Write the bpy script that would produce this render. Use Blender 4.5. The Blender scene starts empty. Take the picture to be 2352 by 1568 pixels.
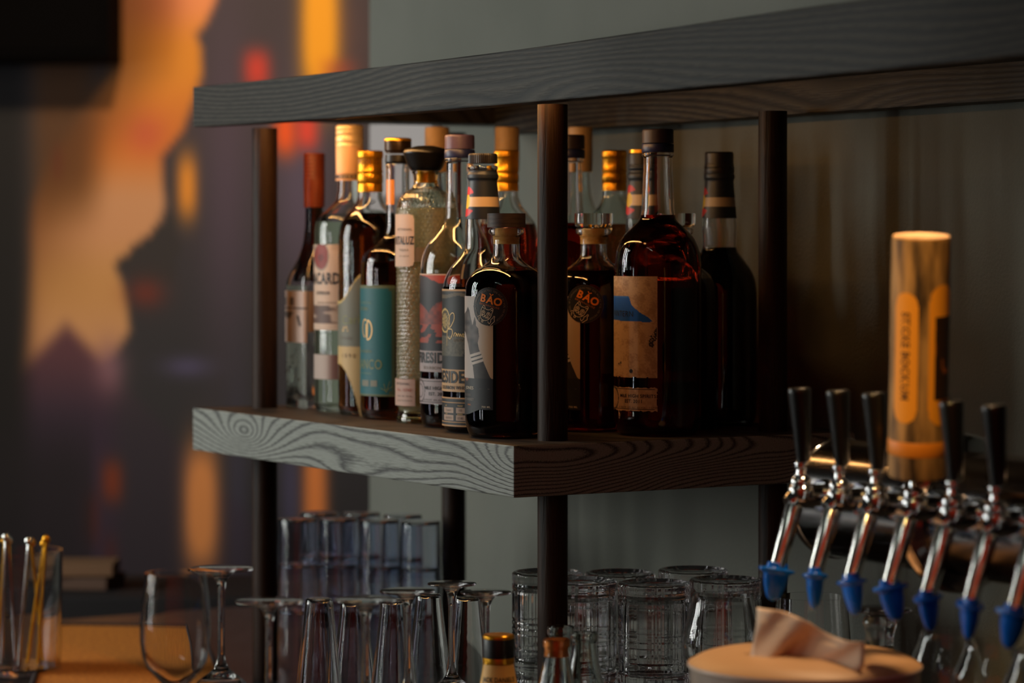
import bpy, bmesh, math, random
import numpy as np
from mathutils import Vector, Matrix
random.seed(7)
S = bpy.context.scene
COL = S.collection
PI = math.pi
R_ = math.radians
F = 6500.0            # focal length in pixels of the 2352 px wide frame
CH = 1.5              # camera height
HZ = 565.0            # horizon row

def P(px, py, d):
    return Vector(((px-1176)*d/F, d, CH+(HZ-py)*d/F))

# ------------------------------------------------------------------ camera
cd = bpy.data.cameras.new('camera'); cam = bpy.data.objects.new('camera', cd); COL.objects.link(cam)
cd.sensor_width = 36.0; cd.lens = F/2352*36; cd.shift_y = -(784-HZ)/2352
cd.clip_start = .05; cd.clip_end = 60
cam.location = (0, 0, CH); cam.rotation_euler = (PI/2, 0, 0)
cd.dof.use_dof = True; cd.dof.focus_distance = 3.0; cd.dof.aperture_fstop = 4.3
S.camera = cam
S.view_settings.view_transform = 'Standard'; S.view_settings.look = 'None'
S.view_settings.exposure = 0.0; S.view_settings.gamma = 1.0; S.view_settings.use_curve_mapping = False
c = S.cycles
c.max_bounces = 14; c.transmission_bounces = 14; c.transparent_max_bounces = 16; c.diffuse_bounces = 3; c.glossy_bounces = 6
c.caustics_reflective = False; c.caustics_refractive = True; c.sample_clamp_indirect = 5; c.blur_glossy = 0.6
# ------------------------------------------------------------------ world and lights
w = bpy.data.worlds.new('world'); S.world = w; w.use_nodes = True
bg = w.node_tree.nodes['Background']; bg.inputs[0].default_value = (.60, .62, .66, 1); bg.inputs[1].default_value = 0.014

def light(name, kind, loc, target, power, color, size=.1, size_y=None, spot=None, blend=.5, spread=None):
    l = bpy.data.lights.new(name, kind); o = bpy.data.objects.new(name, l); COL.objects.link(o)
    l.energy = power; l.color = color; o.location = loc
    if target is not None:
        o.rotation_euler = (Vector(target)-Vector(loc)).to_track_quat('-Z', 'Y').to_euler()
    if kind == 'AREA':
        l.size = size
        if size_y: l.shape = 'RECTANGLE'; l.size_y = size_y
        if spread: l.spread = spread
    else:
        l.shadow_soft_size = size
    if kind == 'SPOT': l.spot_size = spot; l.spot_blend = blend
    return o
# daylight through the tall window panes to the left of the bar
for i in range(4):
    light('window_and_added_light', 'AREA', (-3.0+.10*i, 3.15+.33*i, 1.95), (-.1, 3.2+.1*i, 1.40), 12.5, (.97, 1.0, .93), .08, 1.4)
for wy in (1.95, 2.45):  # two added strip lights, unseen, for bright streaks on the stemware
    light('window_and_added_light', 'AREA', (-3.1, wy, 1.5), (-.1, 2.8, 1.25), 4.5, (.95, 1.0, .95), .035, 1.3)
# warm lamps of the room behind the camera
for lx, ly, lz, pw in ((-.9, -1.6, 2.3, 1.8), (.5, -2.0, 2.4, 1.5), (1.9, -1.1, 2.3, .7)):
    light('room_lamp', 'POINT', (lx, ly, lz), None, pw, (1, .58, .26), .02)
light('tap_spot', 'SPOT', (-.12, 1.30, 2.35), (.345, 2.40, 1.43), 66, (1, .60, .20), .02, spot=R_(9.5), blend=.7)  # added ceiling spot, unseen, to brighten the wooden tap handle
light('rear_wall_light', 'AREA', (0, -1.2, 4.6), (0, -3.0, 3.0), 21, (1, .82, .62), 4.0, .3)  # added lamp, unseen, lighting the red wall mirrored in the spouts
light('side_wall_light', 'AREA', (-2.2, -.6, 4.4), (-3.3, -.6, 3.0), 22, (.95, 1, .9), .3, 3.0)  # lamp added out of view so the spouts mirror a lit grey wall
# picture lights of the painted wall
light('mural_light', 'SPOT', (-.75, 4.9, 2.9), (-.85, 7.0, 1.85), 125, (1, .74, .46), .08, spot=R_(62), blend=.9)
light('mural_light', 'SPOT', (.1, 4.9, 3.1), (-.45, 7.0, 1.7), 52, (1, .80, .62), .08, spot=R_(70), blend=.9)
light('mural_fill', 'AREA', (-2.2, 3.6, 1.6), (-.7, 7.0, 1.2), 6, (.8, .8, 1), .8, 1.2)

# ------------------------------------------------------------------ helpers: colours and materials
def s2l(c):
    c = np.asarray(c, float)/255.0
    return np.where(c <= .04045, c/12.92, ((c+.055)/1.055)**2.4)
def C(r, g, b, k=1.0):
    v = s2l((r, g, b))*k
    return (float(v[0]), float(v[1]), float(v[2]), 1)
MATS = {}
def mat(name, color=(.5, .5, .5, 1), rough=.5, metal=0.0, trans=0.0, ior=1.45, coat=0.0, emis=None, estr=0.0, spec=.5):
    if name in MATS: return MATS[name]
    m = bpy.data.materials.new(name); m.use_nodes = True
    b = m.node_tree.nodes['Principled BSDF']
    b.inputs['Base Color'].default_value = color; b.inputs['Roughness'].default_value = rough
    b.inputs['Metallic'].default_value = metal; b.inputs['Transmission Weight'].default_value = trans
    b.inputs['IOR'].default_value = ior; b.inputs['Coat Weight'].default_value = coat
    b.inputs['Specular IOR Level'].default_value = spec
    if emis: b.inputs['Emission Color'].default_value = emis; b.inputs['Emission Strength'].default_value = estr
    MATS[name] = m; return m
def nodes(m): return m.node_tree.nodes, m.node_tree.links, m.node_tree.nodes['Principled BSDF']
def bump_noise(m, scale, strength, dist=.001, detail=3, vec_scale=None):
    n, l, b = nodes(m)
    tc = n.new('ShaderNodeTexCoord'); no = n.new('ShaderNodeTexNoise'); no.inputs['Scale'].default_value = scale; no.inputs['Detail'].default_value = detail
    if vec_scale:
        mp = n.new('ShaderNodeMapping'); mp.inputs['Scale'].default_value = vec_scale
        l.new(tc.outputs['Object'], mp.inputs[0]); l.new(mp.outputs[0], no.inputs['Vector'])
    else: l.new(tc.outputs['Object'], no.inputs['Vector'])
    bu = n.new('ShaderNodeBump'); bu.inputs['Strength'].default_value = strength; bu.inputs['Distance'].default_value = dist
    l.new(no.outputs[0], bu.inputs['Height']); l.new(bu.outputs[0], b.inputs['Normal'])
    return m
def speckle(m, c1, c2, scale, vec_scale=(1, 1, 1), detail=4, lo=.35, hi=.65):
    n, l, b = nodes(m)
    tc = n.new('ShaderNodeTexCoord'); mp = n.new('ShaderNodeMapping'); mp.inputs['Scale'].default_value = vec_scale
    no = n.new('ShaderNodeTexNoise'); no.inputs['Scale'].default_value = scale; no.inputs['Detail'].default_value = detail
    cr = n.new('ShaderNodeValToRGB'); cr.color_ramp.elements[0].position = lo; cr.color_ramp.elements[1].position = hi
    cr.color_ramp.elements[0].color = c1; cr.color_ramp.elements[1].color = c2
    l.new(tc.outputs['Object'], mp.inputs[0]); l.new(mp.outputs[0], no.inputs['Vector']); l.new(no.outputs[0], cr.inputs[0]); l.new(cr.outputs[0], b.inputs['Base Color'])
    return m
def glassm(name, tint=(1, 1, 1, 1), rough=0.0, ior=1.46):
    return mat(name, tint, rough, 0, 1.0, ior)
def vcol_mat(name, rough=.55, coat=0.0):
    if name in MATS: return MATS[name]
    m = mat(name, rough=rough, coat=coat)
    n, l, b = nodes(m); a = n.new('ShaderNodeAttribute'); a.attribute_name = 'print'; l.new(a.outputs['Color'], b.inputs['Base Color'])
    return m

def grain_mat(name, light_c, dark_c, seed, rings=9.0, zk=95.0, fibre=.5, sx=2.6, sz=13.0, rough=.55, lo=.0, width=.22, axis=(1, 1, 1), knots=()):
    """open grained, black stained ash: contour lines of a stretched noise"""
    m = mat(name, rough=rough); n, l, b = nodes(m)
    tc = n.new('ShaderNodeTexCoord'); mp = n.new('ShaderNodeMapping'); mp.inputs['Location'].default_value = (seed*1.37, seed*.71, seed*.39)
    mp.inputs['Scale'].default_value = (sx*axis[0], sz*.5*axis[1], sz*axis[2]); l.new(tc.outputs['Object'], mp.inputs[0])
    no = n.new('ShaderNodeTexNoise'); no.inputs['Scale'].default_value = 1.0; no.inputs['Detail'].default_value = 1.2; no.inputs['Roughness'].default_value = .35
    l.new(mp.outputs[0], no.inputs['Vector'])
    mp2 = n.new('ShaderNodeMapping'); mp2.inputs['Scale'].default_value = (45*axis[0], 600*axis[1], 520*axis[2]); l.new(tc.outputs['Object'], mp2.inputs[0])
    fi = n.new('ShaderNodeTexNoise'); fi.inputs['Scale'].default_value = 1.0; fi.inputs['Detail'].default_value = 3; l.new(mp2.outputs[0], fi.inputs['Vector'])
    sp = n.new('ShaderNodeSeparateXYZ'); l.new(tc.outputs['Object'], sp.inputs[0])
    def M(op, a, bb, cc=None):
        q = n.new('ShaderNodeMath'); q.operation = op
        for i, v in enumerate((a, bb, cc)):
            if v is None: continue
            if isinstance(v, (int, float)): q.inputs[i].default_value = v
            else: l.new(v, q.inputs[i])
        return q.outputs[0]
    f1 = M('MULTIPLY', no.outputs[0], rings*2)
    f2 = M('MULTIPLY_ADD', sp.outputs[2], zk*.5, f1)
    f2b = M('MULTIPLY_ADD', sp.outputs[1], zk*.15, f2)
    for (kx, kz, ax, az, amp) in knots:
        dx = M('DIVIDE', M('SUBTRACT', sp.outputs[0], kx), ax); dz = M('DIVIDE', M('SUBTRACT', sp.outputs[2], kz), az)
        q = M('ADD', M('MULTIPLY', dx, dx), M('MULTIPLY', dz, dz))
        f2b = M('MULTIPLY_ADD', M('DIVIDE', 1.0, M('ADD', q, 1.0)), amp, f2b)
    f3 = M('MULTIPLY_ADD', fi.outputs[0], .45, f2b)
    fr = M('PINGPONG', f3, .5)                       # 0 .. .5
    cr = n.new('ShaderNodeValToRGB'); e = cr.color_ramp.elements
    e[0].position = lo; e[0].color = (0, 0, 0, 1); e[1].position = width; e[1].color = (1, 1, 1, 1)
    l.new(fr, cr.inputs[0])
    k = M('MULTIPLY_ADD', fi.outputs[0], fibre*1.6, 1-fibre*.9)
    k2 = M('MULTIPLY', cr.outputs[0], k)
    mx = n.new('ShaderNodeMix'); mx.data_type = 'RGBA'; mx.clamp_factor = True; l.new(k2, mx.inputs[0]); mx.inputs[6].default_value = dark_c; mx.inputs[7].default_value = light_c
    l.new(mx.outputs[2], b.inputs['Base Color'])
    bu = n.new('ShaderNodeBump'); bu.inputs['Strength'].default_value = .5; bu.inputs['Distance'].default_value = .0006
    l.new(k2, bu.inputs['Height']); l.new(bu.outputs[0], b.inputs['Normal'])
    return m

# ------------------------------------------------------------------ helpers: meshes
def setp(o, label=None, cat=None, group=None, kind=None):
    if label: o['label'] = label
    if cat: o['category'] = cat
    if group: o['group'] = group
    if kind: o['kind'] = kind
    return o
def link(name, me, m=None, parent=None, loc=None):
    o = bpy.data.objects.new(name, me); COL.objects.link(o)
    if m is not None and me is not None:
        for q in (m if isinstance(m, (list, tuple)) else [m]): me.materials.append(q)
    if parent: o.parent = parent
    if loc is not None: o.location = loc
    return o
def empty(name, loc, label=None, cat=None, group=None, rz=0.0):
    o = link(name, None, loc=loc); o.rotation_euler = (0, 0, rz); o.empty_display_size = .02
    return setp(o, label, cat, group)
def mesh(name, V, Fc, smooth=True, sharp=35):
    me = bpy.data.meshes.new(name); me.from_pydata([tuple(v) for v in V], [], Fc); me.validate()
    if smooth:
        me.shade_smooth()
        me.set_sharp_from_angle(angle=R_(sharp))
    me.update(); return me
def corners(pts, n=4):
    """pts: (r, z[, rounding]) -> the path with its corners rounded"""
    out = []
    for i, p in enumerate(pts):
        rad = p[2] if len(p) > 2 else 0
        if rad <= 0 or i == 0 or i == len(pts)-1: out.append((p[0], p[1])); continue
        a, b, cc = Vector(pts[i-1][:2]), Vector(p[:2]), Vector(pts[i+1][:2])
        da, dc = (a-b).length, (cc-b).length
        ka, kc = min(rad, da*.48), min(rad, dc*.48)
        A, B = b+(a-b)*(ka/da), b+(cc-b)*(kc/dc)
        for t in range(n+1):
            t /= n; q = A*(1-t)**2+b*2*t*(1-t)+B*t*t
            out.append((q.x, q.y))
    return out
def lathe(name, prof, seg=48, mod=None, sharp=35):
    """prof bottom-to-top outside path (r, z); normals outward for a path going up"""
    V, Fc, rings = [], [], []
    for (r, z) in prof:
        if r < 1e-6: V.append((0, 0, z)); rings.append([len(V)-1]); continue
        ring = []
        for k in range(seg):
            t = 2*PI*k/seg; q = r*(mod(t, z, r) if mod else 1.0)
            V.append((q*math.cos(t), q*math.sin(t), z)); ring.append(len(V)-1)
        rings.append(ring)
    for a, b in zip(rings, rings[1:]):
        if len(a) == 1 and len(b) == 1: continue
        for k in range(seg):
            k2 = (k+1) % seg
            if len(a) == 1: Fc.append((a[0], b[k2], b[k]))
            elif len(b) == 1: Fc.append((a[k], a[k2], b[0]))
            else: Fc.append((a[k], a[k2], b[k2], b[k]))
    return mesh(name, V, Fc, True, sharp)
def box(name, x0, x1, y0, y1, z0, z1, bev=.002, nx=1, zf=None):
    bm = bmesh.new(); bmesh.ops.create_cube(bm, size=1)
    for v in bm.verts: v.co = Vector((x0+(v.co.x+.5)*(x1-x0), y0+(v.co.y+.5)*(y1-y0), z0+(v.co.z+.5)*(z1-z0)))
    if bev: bmesh.ops.bevel(bm, geom=bm.edges[:], offset=bev, segments=2, profile=.6, affect='EDGES')
    if nx > 1:
        for i in range(1, nx):
            x = x0+(x1-x0)*i/nx
            bmesh.ops.bisect_plane(bm, geom=bm.verts[:]+bm.edges[:]+bm.faces[:], plane_co=(x, 0, 0), plane_no=(1, 0, 0))
    if zf:
        for v in bm.verts: v.co.z = zf(v.co)
    me = bpy.data.meshes.new(name); bm.to_mesh(me); bm.free(); return me
def tube(name, pts, rad, seg=12, caps=True):
    pts = [Vector(p) for p in pts]; rads = rad if isinstance(rad, (list, tuple)) else [rad]*len(pts)
    V, Fc = [], []; up = None
    for i, p in enumerate(pts):
        t = (pts[min(i+1, len(pts)-1)]-pts[max(i-1, 0)]).normalized()
        if up is None: up = t.orthogonal().normalized()
        up = (up-t*up.dot(t)).normalized(); s = t.cross(up)
        for k in range(seg):
            a = 2*PI*k/seg; V.append(p+(up*math.cos(a)+s*math.sin(a))*rads[i])
    for i in range(len(pts)-1):
        for k in range(seg):
            k2 = (k+1) % seg; Fc.append((i*seg+k, i*seg+k2, (i+1)*seg+k2, (i+1)*seg+k))
    if caps:
        Fc.append(tuple(reversed(range(seg)))); Fc.append(tuple((len(pts)-1)*seg+k for k in range(seg)))
    return mesh(name, V, Fc)
def thin_glass(prof, t, floor=None):
    """outer profile bottom->top (starting on the axis) -> closed thin walled vessel path"""
    outer = list(prof); inner = [(max(r-t, .0004), z) for r, z in reversed(prof) if r > t*1.5 and z > (floor if floor is not None else prof[0][1]+t)]
    zf = floor if floor is not None else prof[0][1]+t
    inner.append((max(inner[-1][0]*.9, .0004), zf)); inner.append((0, zf))
    return outer+inner
def txt_mesh(s, size, bold=0.0, align='CENTER'):
    cu = bpy.data.curves.new('lettering', 'FONT'); cu.body = s; cu.size = size; cu.align_x = align; cu.align_y = 'CENTER'
    cu.resolution_u = 3; cu.offset = bold*size; cu.fill_mode = 'FRONT'; cu.space_character = 1.08
    o = bpy.data.objects.new('lettering', cu)
    me = bpy.data.meshes.new_from_object(o); bpy.data.objects.remove(o)
    V = [(v.co.x, v.co.y) for v in me.vertices]; Fc = [tuple(p.vertices) for p in me.polygons]
    return V, Fc

class Bottle:
    def __init__(s, name, label, cat, px, d, base_z, group=None):
        s.px, s.d, s.m = px, d, d/F; s.base = base_z
        c0 = P(px, HZ, d); s.loc = Vector((c0.x, c0.y, base_z))
        s.o = empty(name, s.loc, label, cat, group)
        n0 = Vector((-c0.x, -c0.y, 0)).normalized(); s.n0 = n0; s.r = Vector((-n0.y, n0.x, 0))
        if s.r.x < 0: s.r = -s.r
    def z(s, py): return CH+(HZ-py)*s.m-s.base
    def dirv(s, th): return s.n0*math.cos(th)+s.r*math.sin(th)
    def th(s, px, R):
        q = (px-s.px)*s.m/R
        return math.asin(max(-1, min(1, q)))
    def prof(s, pts):
        """pts from the top: (half width px, y px, rounding px) -> bottom to top metres, starts on the axis at z=0"""
        pp = [(0, 0)]; last = pts[-1]
        for q in reversed(pts):
            pp.append((q[0]*s.m, max(0.0, s.z(q[1])) if q is not last else 0.0, (q[2] if len(q) > 2 else 0)*s.m))
        s.pr = corners(pp, 5); return s.pr
    def R(s, z):
        pr = [p for p in s.pr if p[0] > 0]
        for a, b in zip(pr, pr[1:]):
            if a[1] <= z <= b[1] and b[1] > a[1]: return a[0]+(b[0]-a[0])*(z-a[1])/(b[1]-a[1])
        return pr[-1][0] if z > pr[-1][1] else pr[0][0]
    def body(s, pts, level, liq, gl, wall=.0024, basez=.006, mod=None, seg=64, sharp=50):
        pr = s.prof(pts); zt = pr[-1][1]; zl = s.z(level) if level else basez
        inner_up = [(zl)]+[p[1] for p in pr if zl+.0005 < p[1] < zt-.0001]
        path = list(pr)+[(max(pr[-1][0]-wall, .002), zt)]
        for z_ in reversed(inner_up): path.append((max(s.R(z_)-wall, .002), z_))
        if not level:
            path.append((max(s.R(basez)-wall*2, .002), basez)); path.append((0, basez))
        link('glass', lathe('glass', path, seg, mod, sharp), gl, s.o)
        if level:
            zs = [basez]+[p[1] for p in pr if basez+.004 < p[1] < zl-.0005]+[zl]
            lp = [(0, basez), (max(s.R(basez+.004)-wall-.004, .002), basez)]+[(max(s.R(max(q, basez+.004))-wall, .002), max(q, basez+.003)) for q in zs]
            o = link('liquid', lathe('liquid', lp, seg, mod, 60), liq[0], s.o)
            top = [(max(s.R(zl)-wall, .002), zl), (0, zl)]
            me = o.data; nb = len(me.polygons)
            V = [v.co[:] for v in me.vertices]; Fc = [tuple(p.vertices) for p in me.polygons]
            tm = lathe('t', top, seg, mod); k = len(V)
            V += [v.co[:] for v in tm.vertices]; Fc += [tuple(k+i for i in p.vertices) for p in tm.polygons]
            me2 = mesh('liquid', V, Fc, True, 60); me2.materials.append(liq[0]); me2.materials.append(liq[1])
            for p in me2.polygons[nb:]: p.material_index = 1
            o.data = me2
    def ring(s, name, pts, m, seg=48, mod=None, parent=None, closed=True, sharp=35):
        pp = [(q[0]*s.m, s.z(q[1]), (q[2] if len(q) > 2 else 0)*s.m) for q in reversed(pts)]
        pr = corners(pp, 3)
        if closed: pr = [(0, pr[0][1])]+pr+[(0, pr[-1][1])]
        return link(name, lathe(name, pr, seg, mod, sharp), m, parent or s.o)
    def patch(s, name, R, th0, th1, y0, y1, fn, m, nu=60, nv=80, off=.0003, parent=None, hole=None, mod=None):
        """printed paper following the glass; fn(px, py, th) gives the sRGB ink of each spot, None = torn away"""
        V, cl, keep = [], [], []
        for j in range(nv+1):
            y = y0+(y1-y0)*j/nv; z_ = s.z(y); Rz = (R if R else s.R(z_))+off
            for i in range(nu+1):
                t = th0+(th1-th0)*i/nu; dv = s.dirv(t)
                k = mod(math.atan2(dv.y, dv.x)) if mod else 1.0
                V.append(dv*Rz*k+Vector((0, 0, z_)))
                px = s.px+Rz*math.sin(t)/s.m
                q = fn(px, y, t); keep.append(q is not None)
                cl.append((*s2l(q if q is not None else (0, 0, 0)), 1.0))
        Fc = []
        for j in range(nv):
            for i in range(nu):
                a = j*(nu+1)+i; f = (a, a+nu+1, a+nu+2, a+1)
                if all(keep[q] for q in f): Fc.append(f)
        me = bpy.data.meshes.new(name); me.from_pydata(V, [], Fc)
        at = me.color_attributes.new('print', 'FLOAT_COLOR', 'POINT')
        at.data.foreach_set('color', np.array(cl, 'f').ravel()); me.shade_smooth(); me.update()
        return link(name, me, m, parent or s.o)
    def place(s, V, Fc, R, thc, zc, m, parent, rot=0.0, off=.0006, name='lettering', xs=1.0, fn=None):
        out = []; cr, sr = math.cos(rot), math.sin(rot)
        for x, y in V:
            if fn: x, y = fn(x, y)
            X, Y = (x*cr-y*sr)*xs, x*sr+y*cr
            out.append(s.dirv(thc+X/R)*(R+off)+Vector((0, 0, zc+Y)))
        return link(name, mesh(name, out, Fc, False), m, parent)
    def text(s, parent, string, h_px, thc, y, R, m, bold=0.0, rot=0.0, xs=1.0, fn=None, align='CENTER', off=.0006):
        V, Fc = txt_mesh(string, h_px*s.m*1.42, bold, align)
        return s.place(V, Fc, R, thc, s.z(y), m, parent, rot, off, xs=xs, fn=fn)
    def strokes(s, parent, lines, wpx, thc, y, R, m, rot=0.0, name='line_art', off=.0006, sc=1.0, smooth=0):
        if smooth:
            nl = []
            for ln in lines:
                q = [Vector(p_) for p_ in ln]; o_ = []
                for i in range(len(q)-1):
                    a, b_, c_, d_ = q[max(i-1, 0)], q[i], q[i+1], q[min(i+2, len(q)-1)]
                    for k in range(smooth):
                        t = k/smooth
                        p_ = .5*((2*b_)+(c_-a)*t+(2*a-5*b_+4*c_-d_)*t*t+(3*b_-a-3*c_+d_)*t**3); o_.append((p_.x, p_.y))
                nl.append(o_+[tuple(ln[-1])])
            lines = nl
        """thin printed lines: polylines in px about (thc, y), y downwards"""
        V, Fc = [], []
        for ln in lines:
            ln = [Vector((a*sc, -b*sc)) for a, b in ln]
            k0 = len(V)
            for i, p in enumerate(ln):
                t = (ln[min(i+1, len(ln)-1)]-ln[max(i-1, 0)]); t = t.normalized() if t.length > 0 else Vector((1, 0))
                nn = Vector((-t.y, t.x))*wpx*.5
                V += [((p+nn).x*s.m, (p+nn).y*s.m), ((p-nn).x*s.m, (p-nn).y*s.m)]
            for i in range(len(ln)-1):
                a = k0+2*i; Fc.append((a, a+1, a+3, a+2))
        return s.place(V, Fc, R, thc, s.z(y), m, parent, rot, off, name)

def lerp(a, b, t): return tuple(a[i]+(b[i]-a[i])*t for i in range(3))
def sstep(a, b, x):
    t = max(0.0, min(1.0, (x-a)/(b-a))); return t*t*(3-2*t)
def hsh(x, y):
    v = math.sin(x*12.9898+y*78.233)*43758.5453; return v-math.floor(v)
def vnoise(x, y):
    xi, yi = math.floor(x), math.floor(y); fx, fy = x-xi, y-yi; fx = fx*fx*(3-2*fx); fy = fy*fy*(3-2*fy)
    a = hsh(xi, yi)*(1-fx)+hsh(xi+1, yi)*fx; b = hsh(xi, yi+1)*(1-fx)+hsh(xi+1, yi+1)*fx
    return a*(1-fy)+b*fy
def inpoly(x, y, poly):
    r = False; j = len(poly)-1
    for i in range(len(poly)):
        xi, yi = poly[i]; xj, yj = poly[j]
        if (yi > y) != (yj > y) and x < (xj-xi)*(y-yi)/(yj-yi)+xi: r = not r
        j = i
    return r
def arc(cx, cy, rx, ry, a0, a1, n=16): return [(cx+rx*math.cos(R_(a0+(a1-a0)*i/n)), cy+ry*math.sin(R_(a0+(a1-a0)*i/n))) for i in range(n+1)]

# ------------------------------------------------------------------ frame of the shelf: x along A (away, left), y = -B (towards the room)
A = Vector((-.5093, .8606, 0)); B = Vector((.8606, .5093, 0))
O = P(1180, HZ, 2.95)                         # front corner, at eye height
def AB(a, b, h=0.0): return O+A*a+B*b+Vector((0, 0, h))
RZ = math.atan2(A.y, A.x)
ST = CH-.208                                  # top of the lower shelf
CT = CH-.558                                  # top of the counter

# ------------------------------------------------------------------ materials
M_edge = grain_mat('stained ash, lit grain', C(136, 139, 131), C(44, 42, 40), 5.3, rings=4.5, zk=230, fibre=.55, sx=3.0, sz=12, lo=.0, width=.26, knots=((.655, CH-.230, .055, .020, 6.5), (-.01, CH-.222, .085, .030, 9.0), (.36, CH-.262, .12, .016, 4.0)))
M_rail = grain_mat('stained ash, dark', C(74, 68, 60), C(12, 11, 10), 2.1, rings=7.0, zk=300, fibre=1.1, sx=1.7, sz=8, lo=.0, width=.46, knots=((-.02, CH+.13, .14, .05, 5.0),))
M_rail.node_tree.nodes['Principled BSDF'].inputs['Specular IOR Level'].default_value = .22
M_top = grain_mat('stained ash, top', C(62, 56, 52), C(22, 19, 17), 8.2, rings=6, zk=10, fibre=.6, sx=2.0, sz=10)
M_post = grain_mat('stained ash, post', C(46, 29, 18), C(20, 12, 8), 3.7, rings=3.0, zk=4, fibre=.9, sx=40, sz=2, lo=.0, width=.2, axis=(1, 1, .06))
M_post.node_tree.nodes['Principled BSDF'].inputs['Specular IOR Level'].default_value = .2
M_wall = speckle(mat('painted plaster, grey green', rough=.75), C(95, 97, 88), C(106, 107, 98), 3.0)
bump_noise(M_wall, 260, .55, .0016, 4)
M_wall_in = M_wall
M_floor = speckle(mat('dark floor', rough=.5), C(38, 34, 32), C(52, 46, 42), 6)
M_counter = speckle(mat('dark stone counter', rough=.3), C(26, 25, 26), C(46, 44, 44), 30)
M_chrome = mat('polished steel', (.72, .72, .73, 1), .10, 1.0)
M_dchrome = mat('dark polished steel', (.13, .12, .12, 1), .16, 1.0)
M_brush = mat('brushed steel', (.74, .74, .71, 1), .15, 1.0)
M_blk = mat('black plastic', C(16, 15, 16), .38)
M_blk2 = mat('black satin cap', C(30, 27, 30), .42)
M_blue = mat('blue plastic', C(10, 112, 222), .22)
M_glass = glassm('clear glass', (1, 1, 1, 1))
M_glassg = glassm('faint green glass', (.93, .985, .95, 1))
M_glassy = glassm('green tinted glass', (.95, .97, .86, 1))
M_blug = glassm('blue tinted plastic', (.86, .90, .99, 1), .02)
M_cork = speckle(mat('cork', rough=.8), C(226, 160, 70), C(242, 192, 110), 200)
M_gold = mat('gold foil', C(226, 160, 40), .30, .85)
M_gold2 = mat('gold ink', C(214, 172, 108), .45, .3)
M_cream = mat('cream foil', C(238, 206, 160), .38, .35)
M_beige = speckle(mat('beige shrink band', rough=.5), C(196, 158, 112), C(210, 172, 126), 60)
M_ink = mat('black ink', C(24, 23, 24), .5)
M_inkw = mat('cream ink', C(206, 186, 160), .5)
M_inko = mat('orange ink', C(244, 128, 20), .5)
M_inkg = mat('grey ink', C(120, 104, 92), .5)
PRT = vcol_mat('printed paper', .55)
PRG = vcol_mat('printed gloss', .32, .15)
def liquid(name, tint, k=1.0):
    return (mat(name, tint, 0.0, 0, 1.0, .915), mat(name+' surface', (1, 1, 1, 1), 0.0, 0, 1.0, 1.333))
L_dark = liquid('whiskey, very dark', (.105, .012, .004, 1))
L_red = liquid('liqueur, red brown', (.50, .035, .014, 1))
L_amber = liquid('rum, amber', (.82, .34, .08, 1))
L_brown = liquid('rum, brown', (.24, .07, .02, 1))
L_pale = liquid('tequila, pale', (1.0, .93, .66, 1))
for _m in L_pale[:1]:
    _b = _m.node_tree.nodes['Principled BSDF']; _b.inputs['Transmission Weight'].default_value = .70; _b.inputs['Roughness'].default_value = .15
L_green = liquid('clear spirit, green cast', (.90, .96, .84, 1))
L_clear = liquid('clear spirit', (.98, .99, .97, 1))
L_black = liquid('black liqueur', (.010, .006, .005, 1))

# ------------------------------------------------------------------ room
fl = link('floor', box('floor', -6, 5, -4, 9, -.1, 0, 0), M_floor); setp(fl, 'dark floor', kind='structure')
wroot = link('wall_back', box('wall_back', -2.2, 1.236, -.60, -.48, 0.0, 3.2, 0), M_wall); wroot.location = (O.x, O.y, 0); wroot.rotation_euler = (0, 0, RZ)
setp(wroot, 'grey green plaster wall behind the bar shelf', kind='structure')

pl_ = link('shade_blocker', box('shade_blocker', -1.45, -1.30, 1.3, 3.12, 1.56, 3.6, 0), M_wall); setp(pl_, 'added block out of view, shading the right end of the rack', kind='structure')  # added out of view to keep window light off the rack's right end
wr = link('wall_rear', box('wall_rear', -4.0, 4.0, -3.15, -3.0, 0, 5.0, 0), mat('red painted wall', C(232, 62, 22), .8)); setp(wr, 'red painted wall of the room behind the viewer', kind='structure')
ww_ = link('wall_window', box('wall_window', -3.45, -3.3, -3.0, 2.7, 0, 5.0, 0), M_wall); setp(ww_, 'grey green wall beside the window', kind='structure')
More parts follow.
